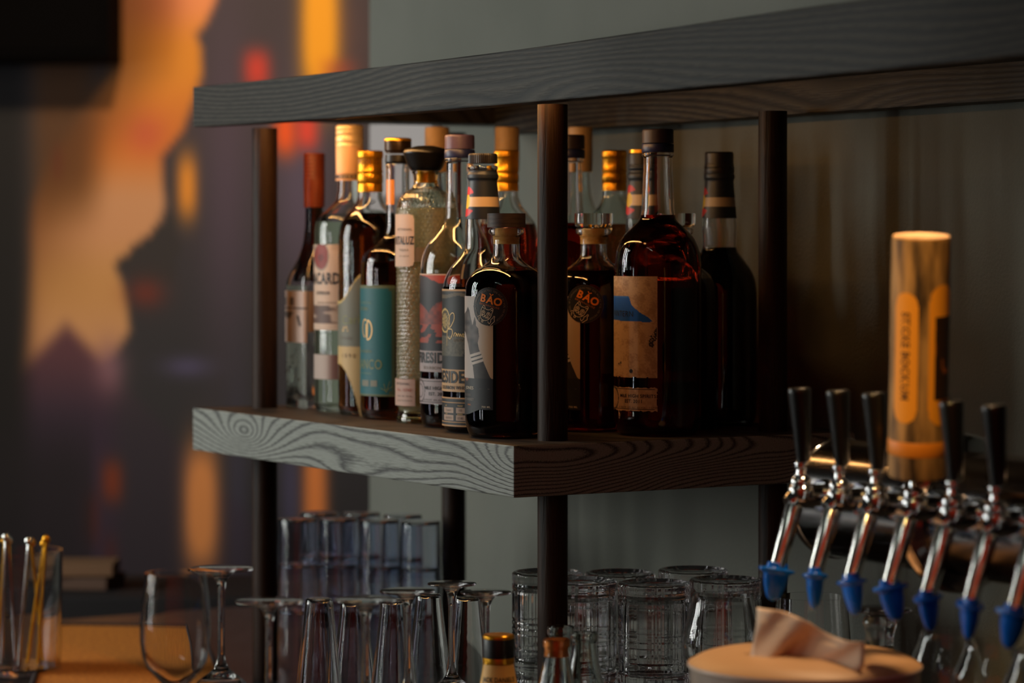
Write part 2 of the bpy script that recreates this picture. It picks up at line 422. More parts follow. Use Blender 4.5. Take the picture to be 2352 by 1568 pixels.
# painted wall far behind
def mural_fn(x, y):
    dark = (38, 35, 44)
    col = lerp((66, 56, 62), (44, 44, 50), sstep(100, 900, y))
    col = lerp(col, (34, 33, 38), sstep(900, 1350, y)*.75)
    col = lerp(col, (92, 74, 100), .55*math.exp(-((x-520)/60)**2-((y-420)/420)**2))
    col = lerp(col, (98, 84, 112), .75*math.exp(-((x-690)/70)**2-((y-430)/260)**2))
    col = lerp(col, (84, 80, 122), .8*math.exp(-((x-430)/55)**2-((y-842)/22)**2))
    col = lerp(col, (66, 66, 98), .5*math.exp(-((x-545)/22)**2-((y-1150)/260)**2))
    col = lerp(col, (84, 82, 128), .6*math.exp(-((x-668)/22)**2-((y-1130)/180)**2))
    col = lerp(col, (110, 72, 66), .5*math.exp(-((x-780)/60)**2-((y-80)/110)**2))
    # the large flame shaped figure
    pts = [(-300, 262, 560), (0, 262, 496), (50, 262, 474), (82, 262, 450), (108, 260, 462), (170, 250, 464), (230, 205, 445), (300, 160, 420), (360, 120, 372), (420, 90, 374), (470, 68, 380), (530, 60, 360), (580, 62, 300), (620, 62, 268), (650, 60, 282), (700, 58, 292), (760, 52, 298), (815, 46, 262), (860, 40, 215), (900, 34, 120), (960, 30, 60)]
    for (ya, l0, r0), (yb, l1, r1) in zip(pts, pts[1:]):
        if ya <= y < yb:
            t = (y-ya)/(yb-ya); L, Rr = l0+(l1-l0)*t, r0+(r1-r0)*t
            k = sstep(L-22, L+26, x)*sstep(Rr+9, Rr-9, x)
            base = lerp(lerp((190, 104, 66), (240, 148, 90), sstep(330, 470, x)), (226, 142, 38), sstep(0, 120, y)); base = lerp(base, (214, 122, 44), sstep(150, 300, y))
            base = lerp(base, (206, 150, 106), sstep(320, 470, y)); base = lerp(base, (200, 148, 90), sstep(520, 650, y)); base = lerp(base, (204, 152, 106), sstep(660, 800, y)); base = lerp(base, (200, 88, 62), .7*math.exp(-((x-335)/46)**2-((y-308)/46)**2))
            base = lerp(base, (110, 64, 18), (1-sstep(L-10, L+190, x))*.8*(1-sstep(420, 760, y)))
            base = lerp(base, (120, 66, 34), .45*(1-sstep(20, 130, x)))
            col = lerp(col, base, k)
    if x < 270 and 120 < y < 560: col = lerp(col, (92, 54, 14), .8*sstep(30, 120, x)*(1-sstep(170, 262, x))*(1-sstep(380, 560, y)))
    # purple peak
    pk = sstep(0, 60, (y-715)-abs(x-152)*1.05)
    col = lerp(col, lerp((92, 56, 66), (52, 38, 58), sstep(780, 1000, y)), pk*(1-sstep(230, 300, x)*.6)*(1 if y < 1400 else 0))
    col = lerp(col, (136, 98, 112), .9*math.exp(-((x-252)/36)**2-((y-845)/58)**2))
    # dark triangle beside it
    tri = [(262, 608), (372, 505), (395, 480), (415, 560), (400, 640), (300, 640)]
    if inpoly(x, y, tri): col = (48, 44, 46)
    col = lerp(col, (118, 44, 30), .8*math.exp(-((x-335)/44)**2-((y-672)/34)**2))
    for cx, cy, rx, ry, cc, k in ((430, 428, 22, 78, (236, 150, 44), 1), (462, 1165, 40, 150, (216, 142, 80), 1.25), (724, 1160, 27, 190, (222, 132, 66), 1.2), (590, 160, 30, 46, (226, 62, 44), .9),
                                  (735, 60, 42, 170, (255, 172, 24), 1.35), (655, 300, 26, 60, (255, 92, 20), 1), (705, 298, 26, 46, (236, 70, 48), 1), (258, 1105, 24, 50, (130, 52, 20), .9),
                                  (208, 1190, 18, 60, (92, 28, 16), .7), (133, 372, 10, 40, (96, 34, 12), .5), (780, 165, 40, 30, (170, 70, 50), .6), (255, 1290, 16, 60, (90, 26, 18), .5)):
        g = math.exp(-(abs((x-cx)/rx)**2.6)-(abs((y-cy)/ry)**3))*k
        col = lerp(col, cc, min(1, g))
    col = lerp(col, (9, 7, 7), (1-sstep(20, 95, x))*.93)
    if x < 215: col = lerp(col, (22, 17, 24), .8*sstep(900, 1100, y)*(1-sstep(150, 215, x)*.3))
    return col
MY = 7.0
V, Fc, cl = [], [], []
nx, ny = 170, 150
x0, x1, y0, y1 = -420, 1300, -260, 1950
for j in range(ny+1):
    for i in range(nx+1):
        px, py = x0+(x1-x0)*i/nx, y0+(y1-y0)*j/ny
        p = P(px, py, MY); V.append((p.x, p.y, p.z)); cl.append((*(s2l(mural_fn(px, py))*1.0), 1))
for j in range(ny):
    for i in range(nx):
        a = j*(nx+1)+i; Fc.append((a, a+nx+1, a+nx+2, a+1))
wl = link('wall_left', box('wall_left', -4.5, 3.2, MY+.002, MY+.15, 0, 3.6, 0), mat('dark plaster', C(46, 42, 48), .8))
setp(wl, 'dark wall carrying the painted picture', kind='structure')
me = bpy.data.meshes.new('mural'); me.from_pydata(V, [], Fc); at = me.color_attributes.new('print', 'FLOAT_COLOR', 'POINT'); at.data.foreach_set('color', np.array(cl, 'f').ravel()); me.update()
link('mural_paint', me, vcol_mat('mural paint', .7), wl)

tv = empty('wall_speaker', P(60, 40, 6.8), 'black box hanging high on the painted wall at the far left', 'speaker')
p0, p1 = P(-330, 138, 6.8), P(256, -260, 6.8); q = tv.location
link('cabinet', box('cabinet', p0.x-q.x, p1.x-q.x, -.02, .19, p0.z-q.z, p1.z-q.z, .006), mat('black cabinet', C(6, 5, 5), .9, spec=.05), tv)
link('front_grille', box('front_grille', p0.x-q.x+.02, p1.x-q.x-.02, -.026, -.019, p0.z-q.z+.02, p1.z-q.z-.02, .002), mat('black cabinet'), tv)

# pale notice plate on the grey wall
def wallpt(px, py):
    k = (px-1176)/F                          # solve O + A a + B .48 seen at px
    a = (O.x+B.x*.48-k*(O.y+B.y*.48))/(k*A.y-A.x)
    p = AB(a, .48); return a, CH+(HZ-py)*p.y/F
a0, z1 = wallpt(865, 286); a1, _ = wallpt(1010, 286); _, z0 = wallpt(940, 450)
np_ = empty('wall_plate', AB((a0+a1)/2, .479, (z0+z1)/2-CH), 'pale square plate on the grey wall seen between the bottle caps', 'wall plate', rz=RZ)
hw, hh = abs(a0-a1)/2, (z1-z0)/2
link('panel', box('panel', -hw, hw, 0, .012, -hh, hh, .003), mat('pale plastic', C(176, 168, 166), .5), np_)
link('frame', box('frame', -hw-.004, hw+.004, -.002, .006, -hh-.004, hh+.004, .002), mat('pale frame', C(150, 144, 142), .5), np_)

# ------------------------------------------------------------------ the shelf unit (one thing)
sh = empty('bar_shelf', AB(0, 0, -CH), 'black stained ash bar shelf with round posts and long upper rack', 'shelf', rz=RZ)
sh.location.z = 0
def zl(h): return CH+h
def sag(co):
    x = co.x; k = (co.z-zl(.150))/.055
    bot = .1482+.0055*((x-.05)/.76)**2 if x > .05 else .1482+.0050*((x-.05)/.9)**2
    th = .0515+(.0045)*(1-min(max(x, 0)/.8, 1))+(.006*min(1, -x/.5) if x < 0 else 0)
    return zl(bot+th*k)
def rail_sag(co):
    x = co.x; k = (co.z-zl(.150))/.055
    return zl(.1495+.055*k)
o = link('front_rail', box('front_rail', -1.25, .812, -.026, 0, zl(.150), zl(.205), .0015, 40, sag), M_rail, sh)
link('back_rail', box('back_rail', -1.25, .74, -.446, -.408, zl(.150), zl(.205), .0015, 40, rail_sag), M_rail, sh)
link('end_rail', box('end_rail', .742, .812, -.446, -.027, zl(.163), zl(.204), .0015), M_top, sh)
link('top_board', box('top_board', -1.25, .741, -.407, -.027, zl(.188), zl(.203), .001), M_top, sh)
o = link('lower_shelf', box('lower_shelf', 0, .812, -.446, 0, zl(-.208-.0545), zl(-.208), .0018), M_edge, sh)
o.data.materials.append(M_top)  # same ash in a darker copy: shade put into the top face's colour
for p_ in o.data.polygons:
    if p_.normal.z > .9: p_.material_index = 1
pr = .0162
posts = [(.05, .078), (.76, .078), (.76, .357), (.05, .368)]
for (a, b) in posts:
    o = link('upper_post', lathe('upper_post', corners([(0, 0), (pr, 0), (pr, .3575+.003), (0, .3605)]), 32), M_post, sh, (a, -b, ST-.001))
    o = link('lower_post', lathe('lower_post', corners([(0, 0), (pr, 0), (pr, (ST-.054)-CT), (0, (ST-.054)-CT)]), 32), M_post, sh, (a, -b, CT))
for (a, b) in ((-.78, .078), (-.78, .368)):
    link('upper_post', lathe('upper_post', [(0, 0), (pr, 0), (pr, .26), (0, .26)], 32), M_post, sh, (a-.45, -b, zl(-.11)))
# warm strip under the upper rack, hidden behind the front rail
led = empty('led_strip', AB(.388, .0365, .1755), 'warm light strip tucked behind the front rail of the rack', 'light strip', rz=RZ)
link('channel', box('channel', -.384, .35, -.008, .008, .0, .004, .001), mat('aluminium', (.6, .6, .6, 1), .4, 1), led)
link('diffuser', box('diffuser', -.38, .345, -.004, .004, -.003, -.0002, .001), mat('warm led', C(255, 200, 120), .5, emis=(1, .50, .16, 1), estr=80), led)
pk = empty('puck_light', AB(-.56, .10, .186), 'small round warm lamp under the rack above the beer taps', 'lamp')
link('housing', lathe('housing', corners([(.022, -.012), (.026, -.012, .001), (.026, 0), (0, 0)]), 32), mat('aluminium'), pk)
light('puck_beam', 'SPOT', AB(-.56, .10, .178), AB(-.60, .03, -.4), 6.0, (1, .64, .34), .02, spot=R_(80), blend=.7)
light('puck_beam', 'SPOT', AB(-.38, .10, .178), AB(-.42, .03, -.4), 3.0, (1, .64, .34), .02, spot=R_(75), blend=.7)

# ------------------------------------------------------------------ counter
ct = empty('bar_counter', AB(0, 0, -CH), 'dark bar counter below the shelf', 'counter', rz=RZ); ct.location.z = 0
link('worktop', box('worktop', -1.3, 1.45, -.478, .62, CT-.04, CT, .004), M_counter, ct)
link('cabinet', box('cabinet', -1.28, 1.43, -.477, .58, 0, CT-.041, .002), mat('counter front', C(24, 22, 22), .6), ct)
for i in range(4):
    link('door', box('door', -1.2+i*.66, -1.2+i*.66+.64, .581, .598, .08, CT-.08, .003), mat('counter door', C(30, 27, 26), .5), ct)

def on_ct(name, label, cat, px, d, group=None): return Bottle(name, label, cat, px, d, CT+.0005, group)
def on_sh(name, label, px, d, group=None): return Bottle(name, label, 'bottle', px, d, ST+.0006, group)

# ================================================================== bottles on the shelf
BAO = [(37, 524, 3), (41, 527, 3), (41, 535, 3), (31, 543, 3), (30, 552), (31, 590, 12), (45, 605, 14), (78, 624, 18), (94, 650, 16), (95, 690), (95, 968, 12), (88, 992, 12), (80, 1008)]
def scaled(pts, k, dy): return [(p[0]*k, HZ+(p[1]-HZ)*k+dy, *( [p[2]*k] if len(p) > 2 else [])) for p in pts]

def bao_sticker(b, R, thc, yc, rot):
    rp = 44
    s = 'round_sticker'
    def fn(px, y, t):
        u, v = (t-thc)*R/b.m, (y-yc); q = math.hypot(u, v)
        if q > rp: return None
        return (62, 46, 34) if q > rp-1.6 else (27, 24, 23)
    du = rp*b.m/R*1.02
    st = b.patch(s, R, thc-du, thc+du, yc-rp*1.02, yc+rp*1.02, fn, PRT, 96, 96, off=.0007)
    def T(string, h, x, y, m, bold=.02, extra=0.0, xs=1.0):
        cr, sr = math.cos(rot), math.sin(rot)
        V, Fc = txt_mesh(string, h*b.m*1.42, bold)
        V = [(vx*xs+x*b.m, vy-y*b.m) for vx, vy in V]
        b.place(V, Fc, R, thc, b.z(yc), m, st, rot, .0011)
    T('B', 17, -18.5, -14.5, M_inko, .035); T('A', 17, -.5, -14.5, M_inko, .035); T('O', 17, 18, -14.5, M_inko, .035)
    b.strokes(st, [[(-5, -29.5), (-.5, -26), (4, -29.5)]], 2.2, thc, yc, R, M_inko, rot, 'accent', .0011)
    T('BREWHOUSE', 4.2, 0, -1.5, mat('dim orange ink', C(190, 104, 40), .5), .0, xs=1.35)
    # ring of small letters
    for word, a_c in (('HAND SELECTED', -42), ('50% ALC BY VOL', 42), ('100 PROOF', 110), ('BARREL 18 + 109', -118)):
        V, Fc = txt_mesh(word, 4.3*b.m*1.42, 0)
        rr = 36*b.m; out = []
        for vx, vy in V:
            an = R_(a_c)+vx/rr; q = rr+vy; out.append((q*math.sin(an), q*math.cos(an)))
        b.place(out, Fc, R, thc, b.z(yc), mat('ring ink', C(130, 108, 90), .5), st, rot, .0011)
    cat = [[(-14, 30), (-17, 22), (-17, 12), (-15, 4), (-12, 0), (-9, 3), (-6, 7), (3, 7), (7, 3), (10, 2), (12, 6), (11, 14), (10, 22), (6, 29), (-1, 33), (-8, 33), (-14, 30)],
           arc(-10, 16, 4.2, 4.4, 0, 360), arc(3.5, 17, 4.2, 4.2, 0, 360), arc(-10, 15.5, 1.5, 1.5, 0, 360, 8), arc(3.5, 16.5, 1.5, 1.5, 0, 360, 8), arc(-4, 22, 1.6, 1.3, 0, 360, 8),
           [(-16, 21), (-9, 22)], [(-15, 24), (-9, 23.5)], [(0, 23), (8, 25)], [(0, 24.5), (7, 28)], [(-4, 23.5), (-7, 26), (-9, 25)], [(-4, 23.5), (-1, 27), (2, 26)],
           [(11, 37), (13, 31), (12, 27), (15, 24), (17, 18.5), (19.5, 19), (19, 24), (21, 29), (18, 34), (14, 40.5)], [(6, 33), (9, 37), (12, 37)],
           [(-23, 30), (-19, 26), (-17, 27)], [(-17, 30), (-19, 33), (-16, 37)], arc(-8, 36, 2.4, 2.2, 0, 360, 8), [(-15, 5), (-11, 6), (-9, 9)], [(7, 9), (9, 6), (11, 8)]]
    b.strokes(st, cat, 1.15, thc, yc, R, mat('sticker line ink', C(224, 190, 150), .5), rot, 'cat_drawing', .0011, smooth=3)

def bao_label(b, R):
    thr = b.th(b.px-30, R); th0 = thr-R_(84)
    P0 = b.px-1163
    hand = [(1072, 712), (1075, 703), (1079, 712), (1082, 728), (1086, 745), (1091, 725), (1094, 738), (1094, 746), (1099, 752), (1101, 770), (1098, 785), (1101, 800), (1107, 812), (1112, 830), (1126, 862), (1130, 866), (1090, 866), (1087, 840), (1080, 812), (1076, 790), (1070, 765), (1062, 745), (1058, 730), (1066, 722)]
    def fn(px, y, t):
        x = px-P0
        if t < -PI/2: x = b.px-P0-b.px+1163-95-( -PI/2-t)*95 if False else 1068-(-PI/2-t)*95
        edge = 950 - sstep(1068, 1108, x)*14 if x < 1108 else 937
        if y > edge: return None
        if y < 865.5:
            k = vnoise(x*.13, y*.10)
            if inpoly(x, y, hand):
                if 1080 < x < 1113 and 806 < y+(x-1098)*.35 < 834 and (y-806+(x-1098)*.35) % 9.4 < 6: return (200, 184, 170)
                return lerp((44, 38, 38), (112, 100, 94), k if y < 812 else k*.3)
            if math.hypot((x-1074)/9, (y-752)/12) < 1: return lerp((120, 116, 114), (158, 150, 146), k)
            return lerp((186, 170, 160), (196, 160, 122), sstep(1085, 1130, x))
        if math.hypot((x-1073)/5.5, (y-861)/14) < 1: return (60, 40, 34) if math.hypot((x-1073)/4, (y-861)/11) > 1 else (140, 84, 66)
        return (34, 32, 34)
    lb = b.patch('label', R, th0, thr, 679, 951, fn, PRT, 170, 260)
    b.text(lb, "JONES", 7, b.th(P0+1092, R)-R_(14), 888, R, M_inkw, .02, xs=1.25, align='CENTER')
    b.text(lb, "BLENDED", 5, b.th(P0+1080, R)-R_(6), 904, R, M_inkg, .0, xs=1.0)
    b.text(lb, "RYE WHISKEY", 6, b.th(P0+1086, R)-R_(10), 914, R, mat('dim cream ink', C(150, 136, 122), .5), .01, xs=.8)
    b.text(lb, "SMALL", 3.5, b.th(P0+1079, R), 926, R, M_inko, .0); b.text(lb, "750 ML", 4.2, b.th(P0+1117, R), 930, R, M_inkw, .02, xs=1.2)
    b.strokes(lb, [[(-14, 0), (14, 0)]], .7, b.th(P0+1113, R), 889, R, M_inkg)
    return lb

def stopper(b, kind):
    if kind == 'wood':
        m = speckle(mat('dark stained wood', rough=.6), C(44, 34, 30), C(70, 54, 46), 60, (1, 1, 7))
        b.ring('stopper', [(44, 490, 2), (44, 522, 2)], m)
    else:
        b.ring('stopper', [(44, 490, 3), (44, 516, 4), (40, 522, 2)], M_glassg)
    o = b.ring('cork', [(26, 525), (25, 560, 3)], M_cork)

b8 = on_sh('square_shouldered_bottle', 'short whiskey bottle with dark wooden stopper and black cat sticker, in front of others', 1163, 3.09)
b8.body(BAO, 622, L_dark, M_glass, .003); stopper(b8, 'wood')
bao_label(b8, b8.R(.1)); bao_sticker(b8, b8.R(.1), b8.th(1124, b8.R(.1)), 702, R_(-14))

b9 = on_sh('square_shouldered_bottle', 'short whiskey bottle with clear glass stopper and black cat sticker, right of front post', 1363, 3.20)
k9 = 3.09/3.19
b9.body([(p[0], p[1], *p[2:]) for p in scaled(BAO, 1.0, 0)], 622, L_dark, M_glass, .003); stopper(b9, 'glass')
bao_label(b9, b9.R(.1)); bao_sticker(b9, b9.R(.1), b9.th(1343, b9.R(.1)), 696, R_(-26))

b13 = on_sh('square_shouldered_bottle', 'short bottle with clear glass stopper half hidden behind the tall red bottle', 1553, 3.225)
b13.body([(p[0]*.98, p[1], *p[2:]) for p in BAO], 640, L_dark, M_glass, .003); stopper(b13, 'glass')

# --- tall flared neck bottles (screw cap with skirt)
def tall_cap(b, half, y0, y1, cap_m, skirt_m):
    h = y1-y0
    b.ring('cap', [(half-2, y0, 2), (half, y0+3, 2), (half, y0+h*.60, 1)], cap_m, mod=lambda t, z, r: 1+.006*math.cos(t*60))
    b.ring('cap_skirt', [(half, y0+h*.63, 1), (half+1, y0+h*.66), (half+1, y1-2), (half, y1)], skirt_m)
M_purp = mat('purple satin cap', C(70, 56, 84), .45); M_navy = mat('navy skirt', C(26, 32, 72), .4)
b10 = on_sh('tall_liqueur_bottle', 'tall round bottle of red liqueur with torn beige label and blue patch', 1511, 3.125)
b10.body([(34, 349, 2), (37, 352, 2), (37, 357, 2), (33, 361, 2), (34, 400), (38, 485, 8), (43, 507, 8), (61, 523, 10), (77, 538, 12), (90, 558, 14), (97, 579, 14), (100.5, 608, 12), (100.5, 650, 12), (100.5, 955, 14), (97, 985, 16), (84, 1003)], 494, L_red, M_glass, .0028)
tall_cap(b10, 36, 297, 350, mat('black purple cap', C(44, 34, 42), .5), M_navy)
R10 = b10.R(.1)
bluep = [(1380, 676), (1412, 678), (1445, 679), (1452, 700), (1470, 715), (1492, 728), (1499, 736), (1490, 737), (1380, 733)]
def fn10(px, y, t):
    x = px if t > -PI/2 else 1411-(-PI/2-t)*100
    if y < 632+1.5*vnoise(x*.3, 1) or y > 863+2*vnoise(x*.25, 4): return None
    if inpoly(x, y, bluep): return (16, 92, 186) if y > 682 else (44, 116, 200)
    if inpoly(x, y, [(1499, 765), (1508, 748), (1508, 775), (1500, 795), (1490, 790), (1492, 770)]) and vnoise(x*.6, y*.35) > .35: return (36, 30, 26)
    if math.hypot(x-1450, y-849) < 4.5 or (abs(x-1424) < 4 and abs(y-833) < 6 and vnoise(x*.9, y*.9) > .55): return (34, 28, 24)
    k = vnoise(x*.08, y*.06)*.6+vnoise(x*.4, y*.4)*.4
    return lerp((206, 168, 122), (172, 134, 92), sstep(.35, .8, k))
lb = b10.patch('label', R10, R_(-118), b10.th(1510, R10), 628, 867, fn10, PRT, 100, 130)
b10.text(lb, 'WiNTERN', 13, b10.th(1427, R10), 719, R10, M_ink, .0, xs=.95, rot=R_(-1))
def fn10b(px, y, t):
    x = px if t > -PI/2 else 1411-(-PI/2-t)*100
    if y < 884+3*vnoise(x*.2, 3) or y > 938+3*vnoise(x*.22, 7) or x > 1509+2*vnoise(2, y*.3): return None
    if 1416 < x < 1504 and (abs(y-889) < .8 or abs(y-935) < .8) or (abs(x-1504) < .8 and 889 < y < 935): return (60, 46, 36)
    q = math.hypot((x-1411)/11, (y-912)/27)
    if .82 < q < 1: return (74, 58, 44)
    return lerp((208, 172, 128), (180, 142, 100), vnoise(x*.2, y*.15))
lb = b10.patch('lower_label', R10, R_(-110), b10.th(1510, R10)+.02, 882, 942, fn10b, PRT, 110, 70)
b10.text(lb, 'MILE HIGH SPIRITS', 7.5, b10.th(1461, R10), 905, R10, M_ink, .02, xs=1.04)
b10.text(lb, 'EST. 2011', 7.5, b10.th(1455, R10), 917, R10, M_ink, .02, xs=1.05)
b10.text(lb, '80 PROOF  40% ALC. BY VOL.   1 LITER', 4, b10.th(1460, R10), 931, R10, M_ink, .0, xs=1.02)

b6 = on_sh('tall_liqueur_bottle', 'tall whiskey bottle with purple cap and red mountain label', 1056, 3.27)
b6.body([(31, 361, 2), (35, 364, 2), (35, 370, 2), (31, 374, 2), (31, 430), (34, 500, 6), (41, 517, 8), (57, 537, 12), (77, 562, 12), (88, 588, 14), (91, 618, 10), (91, 945, 12), (88, 972, 14), (76, 990)], 640, L_brown, M_glass, .0028)
tall_cap(b6, 34, 310, 364, M_purp, M_navy)
R6 = b6.R(.1)
def fn6(px, y, t):
    x = px if t > -PI/2 else 965-(-PI/2-t)*91
    if y < 632: return (214, 176, 150)
    if 804 <= y < 852: return (164, 148, 146)
    if y < 804:
        if y < 650 and (y-632) < (x-975)*.5+4*vnoise(x*.1, 3): return (186, 64, 34)
        ridge = 712-26*abs(math.sin((x-985)*.05))+6*vnoise(x*.2, 1)
        if y < 742:
            if y > ridge: return lerp((150, 60, 40), (96, 40, 34), vnoise(x*.15, y*.12))
            return lerp((56, 46, 50), (26, 21, 25), sstep(640, 700, y))
        k = vnoise(x*.10+y*.05, y*.12)
        return (152, 62, 44) if k > .5 and y < 785 else (24, 20, 26)
    return (60, 52, 54)
lb = b6.patch('label', R6, R_(-125), R_(-2), 628, 851, fn6, PRT, 90, 110)
b6.text(lb, 'FIRESIDE', 23, b6.th(1030, R6)-R_(31), 820, R6, M_ink, .035, xs=.86)
b6.text(lb, 'BOURBON WHISKEY', 7, b6.th(1012, R6), 842, R6, M_inkg, .0, xs=1.1)
def fn6b(px, y, t):
    x = px if t > -PI/2 else 965-(-PI/2-t)*91
    if abs(y-872) < .9 or abs(y-920) < .9: return (70, 60, 60)
    q = math.hypot((x-966)/11, (y-895)/27)
    if .85 < q < 1 or .5 < q < .6: return (84, 74, 76)
    return (158, 142, 142)
lb = b6.patch('lower_label', R6, R_(-120), R_(-2), 867, 924, fn6b, PRT, 90, 60)
b6.text(lb, 'MILE HIGH SPIRITS', 7.5, b6.th(1013, R6), 888, R6, M_ink, .02, xs=1.1)
b6.text(lb, 'EST. 2011', 7.5, b6.th(1005, R6), 901, R6, M_ink, .02, xs=1.1); b6.text(lb, '80 PROOF  40% ALC. BY VOL.', 4, b6.th(1004, R6), 915, R6, M_ink, 0, xs=1.1)

b14 = on_sh('tall_liqueur_bottle', 'tall clear necked bottle with dark cap hidden behind the front post', 1308, 3.36)
b14.body([(30, 361, 2), (33, 364, 2), (33, 370, 2), (29, 374, 2), (30, 430), (33, 500, 10), (40, 520, 14), (64, 546, 20), (80, 572, 20), (86, 606, 16), (87, 640, 10), (87, 925, 12), (83, 950, 14), (70, 966)], 512, L_red, M_glass, .0028)
tall_cap(b14, 35, 310, 364, mat('black purple cap'), M_navy)

# --- straight shouldered bottles with a banded sleeve
def flag_sleeve(b, R, y0, y1, thc, dim=1.0):
    def fn(px, y, t):
        v = (y-y0)/(y1-y0); u = (t-thc)
        base = (38, 46, 60)
        ww = (224, 196, 162)
        col = ww if .545 < v < .745 else base
        q = math.hypot(u*R/b.m/27.0, (v-.645)*(y1-y0)/34.0)
        if q < .48: col = (232, 196, 40)
        elif q < 1.0 and not (u > 0 and abs(v-.645) < .10+.08*q): col = (204, 26, 30)
        return tuple(c_*dim for c_ in col)
    return b.patch('neck_sleeve', None, -PI, PI, y0, y1, fn, vcol_mat('printed sleeve', .45), 120, 70, off=.0004)
FS = [(33, 381, 2), (35, 384, 2), (35, 388, 3), (31, 392, 2), (33, 398, 2), (35, 401), (35, 410, 2), (32, 414, 3), (34, 440), (39, 495, 6), (41, 520, 10), (40, 545, 12), (42, 574, 10), (56, 591, 12), (77, 616, 12), (89, 640, 12), (93, 668, 10), (93, 955, 12), (90, 980, 14), (78, 997)]
b7 = on_sh('sleeved_whiskey_bottle', 'whiskey bottle with ridged black cap, striped neck sleeve and black gold label', 1109, 3.178)
b7.body(FS, 658, L_brown, M_glass, .0028)
b7.ring('cap', [(31, 353, 2), (33, 357, 1), (33, 375, 1)], M_blk2, mod=lambda t, z, r: 1+.018*math.cos(t*44), seg=176)
R7f = lambda y: b7.R(b7.z(y))
flag_sleeve(b7, b7.R(b7.z(455)), 391, 503, R_(-72))
R7 = b7.R(.1)
def fn7(px, y, t):
    x = px if t > -PI/2 else 1016-(-PI/2-t)*93
    if y < 668 or 851 > y > 845: return (204, 158, 108)
    if 671 > y > 668: return (50, 44, 38)
    if y > 845: return (196, 152, 106)
    q = math.hypot((x-1023)/10.5, (y-735)/28)
    if q < 1:
        if .86 < q: return (206, 170, 100)
        if q > .62: return (70, 60, 42)
        return (206, 170, 100) if (int((x-1015)/2.2)+int((y-712)/4.2)) % 2 and q > .1 else (74, 62, 42)
    k = vnoise(x*.09, y*.07)
    if y > 770 and (x-1012)*.75+(y-770)*.15 < 46 and y < 815: return lerp((64, 60, 50), (104, 96, 78), vnoise(x*.3, y*.3))
    if y < 684 and abs(y-677-3*math.sin(x*.1)) < 4: return (98, 84, 64)
    return lerp((30, 28, 26), (18, 17, 17), k)
lb = b7.patch('label', R7, R_(-125), R_(-5), 663, 850, fn7, PRT, 100, 110)
lb2 = b7.patch('name_band', R7, R_(-125), R_(-5), 846, 896, lambda a_, b_, c_: (196, 152, 106), PRT, 40, 20, off=.0004)
b7.text(lb2, 'FIRESIDE', 26, b7.th(1062, R7)-R_(35), 864, R7, M_ink, .035, xs=.84, off=.0008)
b7.text(lb2, 'BOURBON WHISKEY', 7.5, b7.th(1047, R7)-R_(2), 887, R7, M_ink, .03, xs=1.0, off=.0008)
b7.strokes(lb, [[(-24, 30), (-21, -6), (-10, -40), (2, -44), (3, -30), (-8, -14), (-18, -8), (-5, -8), (-2, 2), (-10, 14), (-18, 10)],
                [(2, 8), (6, 0), (10, 2), (8, 8), (12, 2), (13, 8), (17, 1), (19, 8), (22, 2), (24, 8), (28, 2), (31, 4), (28, 8), (36, 6), (46, -22), (45, 4), (50, 4)]], 1.3, b7.th(1042, R7), 762, R7, M_gold2, smooth=5)
b7.text(lb, 'SELECTED', 6.5, b7.th(1063, R7), 779, R7, mat('dim gold ink', C(108, 84, 56), .5), .01, xs=1.2)
def fn7b(px, y, t):
    x = px if t > -PI/2 else 1016-(-PI/2-t)*93
    if y < 912 or y > 972 or abs(y-921) < .7 or abs(y-965) < .7: return (190, 140, 88)
    for cx in (1031, 1059, 1089):
        if (abs(y-938) < 6 or abs(y-955.5) < 6) and abs(x-cx) < 10.5: return (176, 144, 122)
    return (24, 23, 23)
lb = b7.patch('lower_label', R7, R_(-125), R_(-5), 909, 975, fn7b, PRT, 140, 70)
for s_, x_, y_ in (('5 years', 1031, 938), ('105', 1058, 938), ('10/21/11', 1031, 956), ('52.80', 1058, 956)):
    b7.text(lb, s_, 5.2, b7.th(x_, R7), y_, R7, M_ink, 0, xs=.9)
for s_, x_, y_ in (('AGE', 1026, 928), ('PROOF', 1058, 928), ('DATE', 1027, 947), ('BARREL', 1058, 947)):
    b7.text(lb, s_, 3.2, b7.th(x_, R7), y_, R7, M_gold2, 0, xs=.9)

b11 = on_sh('sleeved_whiskey_bottle', 'bottle with striped neck sleeve and gold topped cap, right behind the tall red bottle', 1475, 3.32)
b11.body([(p[0]*.95, p[1]-(0 if p[1] < 900 else 22), *p[2:]) for p in FS], 560, L_brown, M_glass, .0028)
b11.ring('cap', [(32, 352, 2), (33, 355, 1), (33, 378, 2)], M_blk2); b11.ring('cap_top', [(31, 344, 2), (31, 352)], M_gold)
flag_sleeve(b11, b11.R(b11.z(455)), 379, 503, R_(-62), .9)
b12 = on_sh('sleeved_whiskey_bottle', 'dark bottle with black cap and striped neck sleeve next to the right post', 1652, 3.30)
b12.body([(p[0]*.93 if p[1] > 560 else p[0], p[1]-(0 if p[1] < 900 else 16), *p[2:]) for p in FS], 568, L_black, M_glass, .0028)
b12.ring('cap', [(31, 349, 2), (33, 353, 1), (33, 375, 2), (34, 378), (35, 392, 2), (34, 402)], M_blk2)
flag_sleeve(b12, b12.R(b12.z(455)), 396, 501, R_(-82), .75)
b12.text(b12.o.children[0], 'SPIRITS DISTILLED', 5, R_(-38), 760, b12.R(.1), mat('faint ink', C(70, 56, 46), .5), 0, rot=R_(-90))

